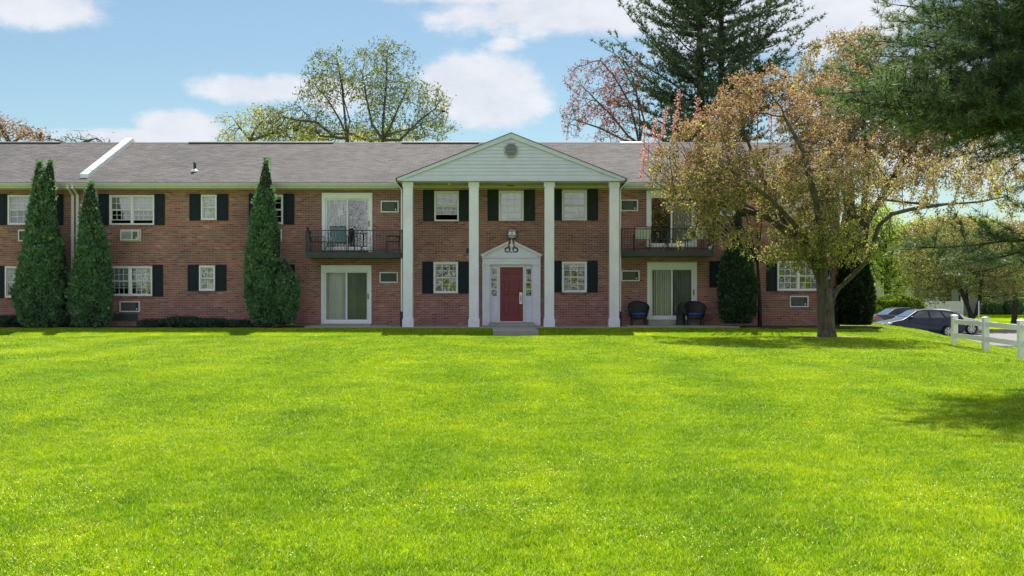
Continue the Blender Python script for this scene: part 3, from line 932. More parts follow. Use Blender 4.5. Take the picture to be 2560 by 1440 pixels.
# pediment siding, each course its own board
zb0 = ZF0 + .09; exb = .128; i = 0
apex_in = ZPK - .16
while True:
    z0 = zb0 + i * exb; z1 = min(z0 + exb + .012, apex_in)
    if z0 > apex_in - .05: break
    w0 = min((ZPK - .10 - z0) / pedslope, HWX - .1); w1 = max((ZPK - .10 - z1) / pedslope, .03)
    w1 = min(w1, HWX - .1)
    bmb = MB().add([(-w0, YF + .05, z0), (w0, YF + .05, z0), (w1, YF + .072, z1), (-w1, YF + .072, z1), (-w0, YF + .09, z0), (w0, YF + .09, z0)], [(0, 1, 2, 3), (0, 4, 5, 1)])
    B('siding_board', bmb, M['siding'], bld)
    i += 1
B('pediment_backing', MB().prism([(-HWX + .12, zb0), (HWX - .12, zb0), (0, ZPK - .1)], YF + .095, YF + .14, 'y'), M['siding'], bld)
for s_ in (-1, 1):
    zt = 5.40
    rk = MB().prism([(0, ZPK - .005), (s_ * (HWX + .0), zt - .01), (s_ * (HWX + .0), zt - .075), (s_ * (HWX - .07), ZF0 + .02), (s_ * (HWX - .12), ZF0 + .02), (0, ZPK - .19)], YF, YF + .045, 'y')
    B('rake_board', rk, M['siding'], bld, bevel=.003)
    # roof slope of the portico, running back into the main roof
    hx = HWX + .05; zz = ZPK - pedslope * hx
    yb_r = YE + (ZPK + .03 - ZE) / SL; yb_e = YE + .02
    B('portico_roof', MB().add([(0, YF - .03, ZPK + .012), (s_ * hx, YF - .03, zz + .012), (s_ * hx, yb_e, zz + .012), (0, yb_r, ZPK + .012),
                                (0, YF - .03, ZPK - .004), (s_ * hx, YF - .03, zz - .004), (s_ * hx, yb_e, zz - .004), (0, yb_r, ZPK - .004)],
                               [(0, 1, 2, 3), (4, 7, 6, 5), (0, 4, 5, 1), (1, 5, 6, 2), (2, 6, 7, 3)]), M['shingle'], bld)
    g = MB().prism([(s_ * (HWX + .05), 5.33), (s_ * (HWX + .13), 5.34), (s_ * (HWX + .12), 5.40), (s_ * (HWX + .05), 5.40)], YF + .02, YE + .3, 'y')
    B('gutter', g, M['gutter'], bld)
    B('portico_cheek', MB().box(min(s_ * (HWX - .1), s_ * (HWX - .02)), max(s_ * (HWX - .1), s_ * (HWX - .02)), YF + .05, Y0 + .02, ZF0, zt - .04), M['siding'], bld)
    # thin downspout behind the outer column
    xo = s_ * 3.78 if s_ < 0 else s_ * 3.92
    xo = (1004.5 - CX) * 39.0 / F if s_ < 0 else (1550.5 - CX) * 39.0 / F
    d = MB().tube([(s_ * (HWX + .08), 38.45, 5.34), (s_ * (HWX + .08), 38.45, 5.26), (xo, 38.93, 5.05), (xo, 39.0, 4.8), (xo, 39.0, .52)], .035, 8)
    o = B('downspout', d, M['downspout'], bld)
    B('drain_boot', MB().box(xo - .06, xo + .06, 38.93, 39.07, -.06, .58), M['black'], o)
# octagonal gable vent
vx_, vz_ = wp(1277.5, 375, YF); rr = .255
def octo(r_, sx=.94): return [(vx_ + r_ * sx * math.cos(R(22.5 + 45 * k)), vz_ + r_ * math.sin(R(22.5 + 45 * k))) for k in range(8)]
vent_o = B('gable_vent', MB().prism(octo(.235), YF + .035, YF + .05, 'y'), M['acdark'], bld)
ring_o, ring_i = octo(.285), octo(.232)
rm = MB()
for k in range(8):
    a, b, c, d = ring_o[k], ring_o[(k + 1) % 8], ring_i[(k + 1) % 8], ring_i[k]
    rm.prism([a, b, c, d], YF + .005, YF + .049, 'y')
M['ventgrey'] = mat('vent_grey', (.33, .37, .37), .5, .08)
B('vent_frame', rm, M['ventgrey'], vent_o)
for k in range(9):
    zz = vz_ - .19 + k * .0475
    hw_ = min(.205, .28 * .94 - abs(zz - vz_) * .55)
    B('louvre', MB().add([(vx_ - hw_, YF + .012, zz - .016), (vx_ + hw_, YF + .012, zz - .016), (vx_ + hw_, YF + .034, zz + .016), (vx_ - hw_, YF + .034, zz + .016)], [(0, 1, 2, 3)]), M['ventgrey'], vent_o)

# --- entrance surround
X = lambda px: (px - CX) * DW / F
Z = lambda py: HCAM + (CY - py) * DW / F
sur = bpy.data.objects.new('entrance_surround', None); link(sur, bld, (0, Y0, .03))
for (a, b) in ((1206, 1225), (1332, 1351)):
    pm = MB().box(X(a), X(b), Y0 - .16, Y0 + .01, .029, Z(662)).box(X(a) - .02, X(b) + .02, Y0 - .18, Y0 + .01, Z(664), Z(661.5))
    B('pilaster', pm, M['column'], sur, bevel=.004)
B('entablature', MB().box(X(1206), X(1351), Y0 - .15, Y0 + .01, Z(661.4), Z(645)).box(X(1205), X(1352), Y0 - .19, Y0 + .01, Z(645), Z(641.5)), M['column'], sur, bevel=.004)
# broken pediment: two halves with scroll cut-outs
cx_ = 1278.5
for s_ in (-1, 1):
    def q(px, py): return (X(cx_ + s_ * px), Z(py))
    sc = [q(74, 641.3), q(74, 637.5), q(8.5, 605.5), q(7.5, 611), q(5, 617)]
    for k in range(9):
        t_ = R(100 - k * 36 * .95)
        sc.append(q(10.5 + 7 * math.cos(R(130 + k * -32)) * 1.0, 625 - 7.2 * math.sin(R(130 + k * -32))))
    # outline: outer slope, throat, around the scroll, base
    out = [q(74, 641.3), q(74, 637.5), q(9, 606), q(7.5, 613), q(10, 617.5), q(14, 618.5), q(17.5, 622), q(17.5, 627.5), q(14, 631.5), q(9, 632.5), q(5, 631), q(3.2, 628), q(3, 632), q(.05, 632), q(.05, 641.3)]
    B('pediment', MB().prism(out if s_ > 0 else out[::-1], Y0 - .10, Y0 + .0, 'y'), M['column'], sur)
    B('pediment_moulding', MB().prism([q(76, 640.5), q(76, 636.5), q(8, 603.6), q(7.5, 608.5), q(66, 636.8), q(64, 640.5)][:: s_], Y0 - .19, Y0 - .101, 'y'), M['trim'], sur)
    B('scroll', MB().lathe([(.062, 0), (.06, -.02), (.03, -.03)], (X(cx_ + s_ * 9.6), Y0 - .06, Z(625.4)), 12, axis='y'), M['column'], sur, smooth=True)
fin = MB().lathe([(.05, 0), (.055, .05), (.03, .08), (.035, .14), (.075, .2), (.08, .27), (.05, .33), (.03, .37), (.035, .40), (.012, .46), (.008, .60)], (X(1279), Y0 - .07, Z(630)), 12)
B('finial', fin, M['white'], sur, smooth=True)
# door, jambs, sidelights
jb = MB().box(X(1246.5), X(1250), Y0 - .06, Y0 + .08, Z(806), Z(664.5)).box(X(1307.5), X(1311), Y0 - .06, Y0 + .08, Z(806), Z(664.5)).box(X(1250), X(1307.5), Y0 - .06, Y0 + .08, Z(668), Z(664.5)).box(X(1225), X(1332), Y0 - .055, Y0 + .1, Z(664.4), Z(661.5))
jb.box(X(1248), X(1309.5), Y0 - .07, Y0 + .08, Z(806), Z(803.5))
B('jamb', jb, M['trim'], sur, bevel=.003)
door = B('door', MB().box(X(1250.2), X(1307.3), Y0 + .0, Y0 + .045, Z(803.4), Z(668.2)), M['door'], bld, origin=(X(1278.7), Y0, Z(803)))
for (a, b) in ((1259, 1273), (1284, 1298)):
    for (t0, t1) in ((676, 687), (697, 738), (752, 787)):
        pm = MB(); x0, x1, z0, z1 = X(a), X(b), Z(t1), Z(t0); y = Y0
        sash(pm, x0 - .012, x1 + .012, z0 - .012, z1 + .012, y - .008, y + .001, .016)
        pm.add([(x0 + .01, y - .001, z0 + .01), (x1 - .01, y - .001, z0 + .01), (x1 - .01, y - .001, z1 - .01), (x0 + .01, y - .001, z1 - .01),
                (x0 + .04, y - .012, z0 + .04), (x1 - .04, y - .012, z0 + .04), (x1 - .04, y - .012, z1 - .04), (x0 + .04, y - .012, z1 - .04)],
               [(4, 5, 6, 7), (0, 1, 5, 4), (1, 2, 6, 5), (2, 3, 7, 6), (3, 0, 4, 7)])
        B('door_panel', pm, M['door'], door, origin=WL[door.name])
B('lock_plate', MB().box(X(1298.3), X(1306), Y0 - .02, Y0 - .001, Z(760), Z(731)), M['steel'], door, origin=WL[door.name], bevel=.004)
B('handle', MB().tube([(X(1302), Y0 - .02, Z(753)), (X(1302), Y0 - .07, Z(750)), (X(1302), Y0 - .07, Z(742)), (X(1302), Y0 - .02, Z(739))], .012, 8), M['black'], door, origin=WL[door.name])
for (a, b, c0, c1) in ((1228.5, 1242, 1225, 1246.4), (1315, 1328.5, 1311, 1332)):
    sl = bpy.data.objects.new('sidelight', None); link(sl, bld, (X((a + b) / 2), Y0, .1))
    fm = MB(); y0, y1 = Y0 - .03, Y0 + .05
    fm.box(X(c0) + .003, X(a), y0, y1, Z(806), Z(664.6)); fm.box(X(b), X(c1) - .003, y0, y1, Z(806), Z(664.6))
    fm.box(X(a), X(b), y0, y1, Z(672), Z(664.6)); fm.box(X(a), X(b), y0 + .012, y1, Z(806), Z(740))
    for py_ in (688, 705.5, 723): fm.box(X(a), X(b), y0 + .003, y1, Z(py_ + 1.2), Z(py_ - 1.2))
    sash(fm, X(a) - .015, X(b) + .015, Z(798), Z(752), y0 - .006, y0 + .011, .018)
    B('sidelight_frame', fm, M['column'], sl, bevel=.002)
    for (t0, t1) in ((672, 686.8), (689.2, 704.3), (706.7, 721.8), (724.2, 740)):
        pane(sl, X(a), X(b), Z(t1), Z(t0), Y0 + .012, M['glass'])
B('threshold_step', MB().box(X(1223), X(1335), Y0 - .95, Y0 + .1, .029, Z(806.5)), M['concrete'], bld, bevel=.01)
M['stair_wall'] = mat('lobby_paint', (.30, .19, .15), .8, .15, 2)
for (q0, q1, p0, p1) in ((1084, 1145, 656, 733), (1405, 1467, 655, 731)):
    B('lobby_panel', MB().box(X(q0) - .2, X(q1) + .2, Y0 + .75, Y0 + .78, Z(p1) - .3, Z(p0) + .2), M['stair_wall'], bld)
    for (cxp, czp, rr_, t0, t1) in ((q0 + 14, p0 + 22, .20, 10, 250), (q1 - 8, p0 + 14, .24, 90, 300), (q1 - 20, p1 - 16, .34, 80, 200), (q0 + 30, p1 + 4, .30, 20, 120)):
        B('stair_scroll', MB().tube([(X(cxp) + rr_ * math.cos(R(t0 + (t1 - t0) * k / 12)), Y0 + .6, Z(czp) + rr_ * math.sin(R(t0 + (t1 - t0) * k / 12))) for k in range(13)], .03, 6), M['trim'], bld, smooth=True)
B('lobby_wall', MB().box(X(1200), X(1356), Y0 + .9, Y0 + .95, 0.03, Z(650)), M['shade'], bld)

# lights and plaque
pl = MB(); xa, xb, za, zb = X(1269), X(1291), Z(598), Z(575)
lant = B('entrance_lantern', MB().prism([(xa + .02, za + .03), (xb - .02, za + .03), (xb, zb - .05), (xa, zb - .05)], Y0 - .16, Y0 - .012, 'y'), M['acdark'], bld)
B('lantern_cap', MB().prism([(xa - .02, zb - .05), (xb + .02, zb - .05), ((xa + xb) / 2 + .04, zb + .02), ((xa + xb) / 2 - .04, zb + .02)], Y0 - .2, Y0 - .005, 'y'), M['ventgrey'], lant)
for s_ in (-1, 1):
    for (t0, t1, c_) in ((za + .05, (za + zb) / 2 - .02, 'ventgrey'), ((za + zb) / 2 + .01, zb - .07, 'glass')):
        B('lantern_pane', MB().box((xa + xb) / 2 + s_ * .075 - .05, (xa + xb) / 2 + s_ * .075 + .05, Y0 - .166, Y0 - .161, t0, t1), M[c_], lant)
B('lantern_bar', MB().box((xa + xb) / 2 - .012, (xa + xb) / 2 + .012, Y0 - .175, Y0 - .16, za + .03, zb - .05).box(xa, xb, Y0 - .175, Y0 - .161, (za + zb) / 2 - .015, (za + zb) / 2 + .006), M['white'], lant)
xx, zz = X(1276.5), Z(461)
fl = B('flood_light', MB().prism([(xx - .12, zz - .07), (xx + .12, zz - .07), (xx + .13, zz + .02), (xx + .08, zz + .07), (xx - .08, zz + .07), (xx - .13, zz + .02)], Y0 - .28, Y0 - .10, 'y').box(xx - .03, xx + .03, Y0 - .2, Y0 - .16, zz + .07, ZF0 - .001), M['black'], bld)
B('lamp_glass', MB().box(xx - .085, xx + .085, Y0 - .285, Y0 - .281, zz - .05, zz - .012), M['shade'], fl)
B('wall_light', MB().box(X(1166), X(1173), Y0 - .12, Y0 - .001, Z(633), Z(622)).box(X(1167), X(1172), Y0 - .09, Y0 - .001, Z(622), Z(620)), M['black'], bld)
sx_, sz_ = X(1126), ZF0 - .002
B('smoke_sensor', MB().lathe([(.03, -.07), (.035, -.02), (.06, -.012), (.06, 0)], (sx_, 39.2, sz_), 12), M['white'], bld, smooth=True)
# notice in the middle window, meter bits
B('window_notice', MB().box(X(1250), X(1277), Y0 + .058, Y0 + .06, Z(549), Z(543)), M['white'], bld)
B('basement_window', MB().box(X(282), X(345), Y0 - .03, Y0 - .006, Z(802), Z(784)), M['acdark'], bld)

# --- balconies
def balcony(pa, pb, ztop_px, zbot_px, rail_px, back):
    YB0 = Y0 - 1.08; s_ = F / YB0
    x0, x1 = (pa - CX) / s_, (pb - CX) / s_
    zt, zb_ = HCAM + (CY - ztop_px) / s_, HCAM + (CY - zbot_px) / s_
    zr_ = HCAM + (CY - rail_px) / s_
    e = bpy.data.objects.new('balcony', None); link(e, bld, ((x0 + x1) / 2, Y0, zb_))
    B('balcony_floor', MB().box(x0, x1, YB0, Y0 - .004, zb_, zt), M['slab_edge'], e, bevel=.01)
    B('top_rail', MB().box(x0, x1, YB0 + .02, YB0 + .045, zr_ - .03, zr_).box(x0 + .001, x0 + .026, YB0 + .046, Y0 - .01, zr_ - .03, zr_).box(x1 - .026, x1 - .001, YB0 + .046, Y0 - .01, zr_ - .03, zr_), M['rail'], e)
    B('bottom_rail', MB().box(x0, x1, YB0 + .02, YB0 + .045, zt + .06, zt + .08).box(x0 + .001, x0 + .026, YB0 + .046, Y0 - .01, zt + .06, zt + .08).box(x1 - .026, x1 - .001, YB0 + .046, Y0 - .01, zt + .06, zt + .08), M['rail'], e)
    for xx in (x0, (x0 + x1) / 2, x1 - .04):
        B('post', MB().box(xx, xx + .04, YB0 + .008, YB0 + .054, zt - .1, zr_ + .01), M['rail'], e)
    n_ = int((x1 - x0) / .115)
    me_ = None
    for i in range(1, n_):
        xx = x0 + (x1 - x0) * i / n_
        if me_ is None:
            o = B('baluster', MB().box(xx - .0055, xx + .0055, YB0 + .027, YB0 + .038, zt + .08, zr_ - .03), M['rail'], e, origin=(xx, YB0, zt)); me_ = o.data
        else:
            o = bpy.data.objects.new('baluster', me_); link(o, e, (xx, YB0, zt))
    for xs_ in (x0 + .0135, x1 - .0135):
        for i in range(1, 9):
            o = bpy.data.objects.new('baluster', me_); link(o, e, (xs_, YB0 + .03 + i * .115, zt))
    return zt
zbal_l = balcony(764, 1006, 631, 645, 575, None)
zbal_r = balcony(1553, 1784, 627, 641, 571, None)
# ------------------------------------------------------------------ furniture and small things at the doors
def chair(name, x, y, z, rz, mframe, mback, label, group, w_=.56, slats=6, back_h=.52, seat_h=.42):
    e = empty(name, (x, y, z), label, 'chair', group)
    e.rotation_euler = (0, 0, R(rz))
    L0 = WL[e.name]
    h = w_ / 2
    def PB(n, mb, m_, **k):
        me = bpy.data.meshes.new(n); me.from_pydata(mb.v, [], mb.f); finish(me, m_, False)
        o = bpy.data.objects.new(n, me); COL.objects.link(o); o.parent = e; return o
    for sx in (-1, 1):
        PB('leg', MB().tube([(sx * h, -.26, 0), (sx * h, -.24, .60)], .014, 6), mframe)
        PB('leg', MB().tube([(sx * h, .24, 0), (sx * h, .20, .42), (sx * h, .33, seat_h + back_h)], .014, 6), mframe)
        PB('armrest', MB().tube([(sx * h, -.25, .61), (sx * h, .0, .63), (sx * h, .24, .60)], .018, 6), mframe)
    PB('seat', MB().box(-h + .02, h - .02, -.25, .22, seat_h - .03, seat_h), mback)
    for i in range(slats):
        a = -h + .02 + (w_ - .04) * i / slats; b = a + (w_ - .04) / slats - .008
        PB('back_slat', MB().prism([(.20, seat_h + .02), (.215, seat_h + .02), (.335, seat_h + back_h), (.32, seat_h + back_h)], a, b, 'x'), mback)
    PB('top_rail', MB().tube([(-h, .33, seat_h + back_h + .01), (h, .33, seat_h + back_h + .01)], .016, 6), mframe)
    return e


def small_table(x, y, z, r_, h, m_, label):
    e = empty('side_table', (x, y, z), label, 'table')
    B('table_top', MB().lathe([(r_, h - .02), (r_, h)], (x, y, z), 16), m_, e)
    for k in range(3):
        a = k * 2.1 + .5
        B('leg', MB().tube([(x + r_ * .8 * math.cos(a), y + r_ * .8 * math.sin(a), z), (x - r_ * .3 * math.cos(a), y - r_ * .3 * math.sin(a), z + h - .02)], .012, 5), m_, e)
    return e


s2 = F / 39.4
bx = lambda px, Y=39.4: (px - CX) * Y / F
M['whiteslat'] = mat('white_slat', (.55, .56, .56), .6, .05)
M['frame_grey'] = mat('grey_metal_frame', (.12, .14, .16), .5)
chair('sling_chair', bx(848), 39.45, zbal_l, 180, M['black'], M['chairblue'], 'blue grey sling chair with its back to the lawn on the left balcony', 'balcony chairs', .58, 7)
chair('sling_chair', bx(790), 39.45, zbal_l, 90, M['frame_grey'], M['rail'], 'dark folding lounge chair seen side-on at the left end of the left balcony', 'balcony chairs', .52)
chair('sling_chair', bx(984), 39.4, zbal_l, -90, M['black'], M['rail'], 'dark chair in the corner of the left balcony beside the outer white column', 'balcony chairs', .52)
small_table(bx(819), 39.35, zbal_l, .22, .42, M['frame_grey'], 'small grey round table between the two left chairs on the left balcony')
small_table(bx(905), 39.35, zbal_l, .18, .25, M['black'], 'low black plant stand on the left balcony beside the white jug')
chair('sling_chair', bx(1606), 39.5, zbal_r, 180, M['black'], M['whiteslat'], 'white slatted chair at the left end of the right balcony', 'balcony chairs', .60, 6, .40, .48)
chair('sling_chair', bx(1738), 39.5, zbal_r, 180, M['black'], M['whiteslat'], 'white slatted chair at the right end of the right balcony, half behind leaves', 'balcony chairs', .60, 6, .40, .48)
small_table(bx(1664), 39.3, zbal_r, .30, .45, M['black'], 'black round table between the two white slatted chairs')
jx = bx(926, 39.2)
jug = empty('plant_jug', (jx, 39.2, zbal_l), 'white jug holding pale flowers on the left balcony floor', 'jug')
B('jug', MB().lathe([(.07, 0), (.085, .03), (.08, .16), (.05, .2), (.055, .24)], (jx, 39.2, zbal_l), 12), M['whiteslat'], jug, smooth=True)
fm = MB()
for k in range(26):
    a, e_ = random.uniform(0, 6.28), random.uniform(.1, .5)
    c = Vector((jx + .12 * math.cos(a) * random.random(), 39.2 + .1 * math.sin(a) * random.random(), zbal_l + .25 + e_ * .6))
    d1 = Vector((random.uniform(-1, 1), random.uniform(-1, 1), random.uniform(-1, 1))).normalized() * .035
    d2 = d1.cross(Vector((0, 0, 1))).normalized() * .035
    fm.quad(c - d1, c - d2, c + d1, c + d2)
B('flowers', fm, M['whiteslat'], jug)
kx = bx(1776, 39.1)
B('planter_ball', MB().lathe([(.01, -.09), (.06, -.07), (.09, 0), (.06, .07), (.01, .09)], (kx, 39.1, zbal_r + .095), 12), M['whiteslat'], smooth=True, origin=None,
  label='small round white ornament at the right end of the right balcony', cat='ornament')


def wicker(x, y, z, label, rz=0):
    e = empty('wicker_chair', (x, y, z), label, 'chair', 'wicker chairs on the right patio')
    n = 22
    def ring(h, rx, ry, dy=0): return [(x + rx * math.sin(t), y + dy + ry * -math.cos(t), z + h) for t in [R(180 + (i - n / 2) * 230 / n) for i in range(n + 1)]]
    mb = MB()
    lev = []
    for k in range(9):
        u = k / 8
        row = []
        for i in range(n + 1):
            a = R((i - n / 2) * 216 / n)
            hmax = .88 - .27 * (abs(a) / R(108)) ** 1.6
            h = .30 + (hmax - .30) * u
            rx = .30 + .085 * u; ry = .27 + .075 * u
            row.append((x + rx * math.sin(a), y + ry * math.cos(a) * .95, z + h))
        lev.append(row)
    V = [p for row in lev for p in row]; m_ = n + 1
    Fs = [(k * m_ + i, k * m_ + i + 1, (k + 1) * m_ + i + 1, (k + 1) * m_ + i) for k in range(8) for i in range(n)]
    back = B('back', MB().add(V, Fs), M['wicker'], e, smooth=True)
    so_ = back.modifiers.new('thick', 'SOLIDIFY'); so_.thickness = .025
    B('rim', MB().tube(lev[-1], .026, 7), M['wicker'], e, smooth=True)
    B('seat', MB().lathe([(.27, .26), (.30, .30), (.29, .36)], (x, y, z), 18), M['wicker'], e, smooth=True)
    B('cushion', MB().lathe([(.24, .365), (.275, .39), (.275, .44), (.22, .465)], (x, y - .02, z), 18), M['blue'], e, smooth=True)
    B('skirt', MB().tube([(x + .28 * math.cos(t), y + .26 * math.sin(t), z + .24) for t in [R(k * 24) for k in range(16)]], .025, 5), M['wicker'], e)
    for (sx, sy) in ((-1, -1), (1, -1), (-1, 1), (1, 1)):
        B('leg', MB().tube([(x + sx * .24, y + sy * .2, z + .3), (x + sx * .26, y + sy * .23, z)], .022, 6), M['wicker'], e)
    return e


wicker(bx(1597, 39.3), 39.4, .061, 'black wicker armchair with blue cushion left of the right patio door')
wicker(bx(1739, 39.2), 39.25, .061, 'black wicker armchair with blue cushion in front of the right patio door frame')
tx = bx(1703, 39.4)
e = empty('wicker_table', (tx, 39.5, .061), 'small black wicker side table beside the right wicker armchair', 'table')
B('table_top', MB().lathe([(.2, .40), (.21, .43)], (tx, 39.5, .061), 14), M['wicker'], e)
B('base', MB().lathe([(.19, 0), (.16, .2), (.18, .40)], (tx, 39.5, .061), 14), M['wicker'], e)
st = empty('folding_stand', (bx(1563, 39.5), 39.5, .061), 'small weathered wooden stand with crossed legs beside the left wicker armchair', 'stand')
sx_ = bx(1563, 39.5)
for d in (-1, 1):
    B('leg', MB().tube([(sx_ - d * .17, 39.5 + d * .03, .08), (sx_ + d * .15, 39.5 + d * .03, .66)], .014, 5), M['wood'], st)
B('board', MB().box(sx_ - .19, sx_ + .19, 39.4, 39.6, .655, .675), M['wood'], st)

# ------------------------------------------------------------------ fence
fence = empty('rail_fence', (13.4, 30.0, -.26), 'white vinyl two rail fence running from beside the parked cars towards the right edge', 'fence')
fpts = [(13.52, 32.45), (13.42, 30.10), (13.30, 27.75), (13.18, 25.4), (13.06, 23.05)]
for i, (fx, fy) in enumerate(fpts):
    zg = float(ground(fx, fy)); h = .078; zt = -.26 + .86
    pm = MB().box(fx - h, fx + h, fy - h, fy + h, zg - .1, zt)
    po = B('post', pm, M['white'], fence, origin=(fx, fy, zg), bevel=.006)
    B('post_cap', MB().add([(fx - h - .01, fy - h - .01, zt), (fx + h + .01, fy - h - .01, zt), (fx + h + .01, fy + h + .01, zt), (fx - h - .01, fy + h + .01, zt),
                            (fx - h - .01, fy - h - .01, zt + .018), (fx + h + .01, fy - h - .01, zt + .018), (fx + h + .01, fy + h + .01, zt + .018), (fx - h - .01, fy + h + .01, zt + .018), (fx, fy, zt + .055)],
                           [(0, 3, 2, 1), (0, 1, 5, 4), (1, 2, 6, 5), (2, 3, 7, 6), (3, 0, 4, 7), (4, 5, 8), (5, 6, 8), (6, 7, 8), (7, 4, 8)]), M['white'], po, origin=WL[po.name])
    if i:
        ax, ay = fpts[i - 1]
        d = Vector((fx - ax, fy - ay)).normalized(); n_ = Vector((-d.y, d.x)) * .022
        a = Vector((ax, ay)) + d * .079; b = Vector((fx, fy)) - d * .079
        for zr_ in (-.26 + .20, -.26 + .62):
            B('rail', MB().prism([(a.x + n_.x, a.y + n_.y), (b.x + n_.x, b.y + n_.y), (b.x - n_.x, b.y - n_.y), (a.x - n_.x, a.y - n_.y)], zr_, zr_ + .14, 'z'), M['white'], fence, bevel=.005)

# ------------------------------------------------------------------ cars
M['rubber'] = mat('tyre_rubber', (.02, .02, .021), .8)
M['rim'] = mat('wheel_rim', (.55, .56, .57), .3, metal=.7)
M['carglass'] = mat('car_glass', (.025, .035, .04), .04, spec=.9, coat=.6)
M['carblue'] = mat('car_paint_blue', (.008, .018, .050), .35, spec=.35, coat=.35)
M['cardark'] = mat('car_paint_dark', (.012, .016, .024), .25, coat=1.0)
M['carwhite'] = mat('car_paint_white', (.72, .73, .75), .25, coat=1.0)
M['carsilver'] = mat('car_paint_silver', (.42, .46, .50), .28, metal=.4, coat=1.0)
M['lamp_red'] = mat('tail_lamp', (.45, .01, .012), .15, coat=1.0)
M['lamp_clear'] = mat('head_lamp', (.6, .62, .65), .08, metal=.3, coat=1.0)
M['black_trim'] = mat('black_trim', (.02, .02, .022), .5)


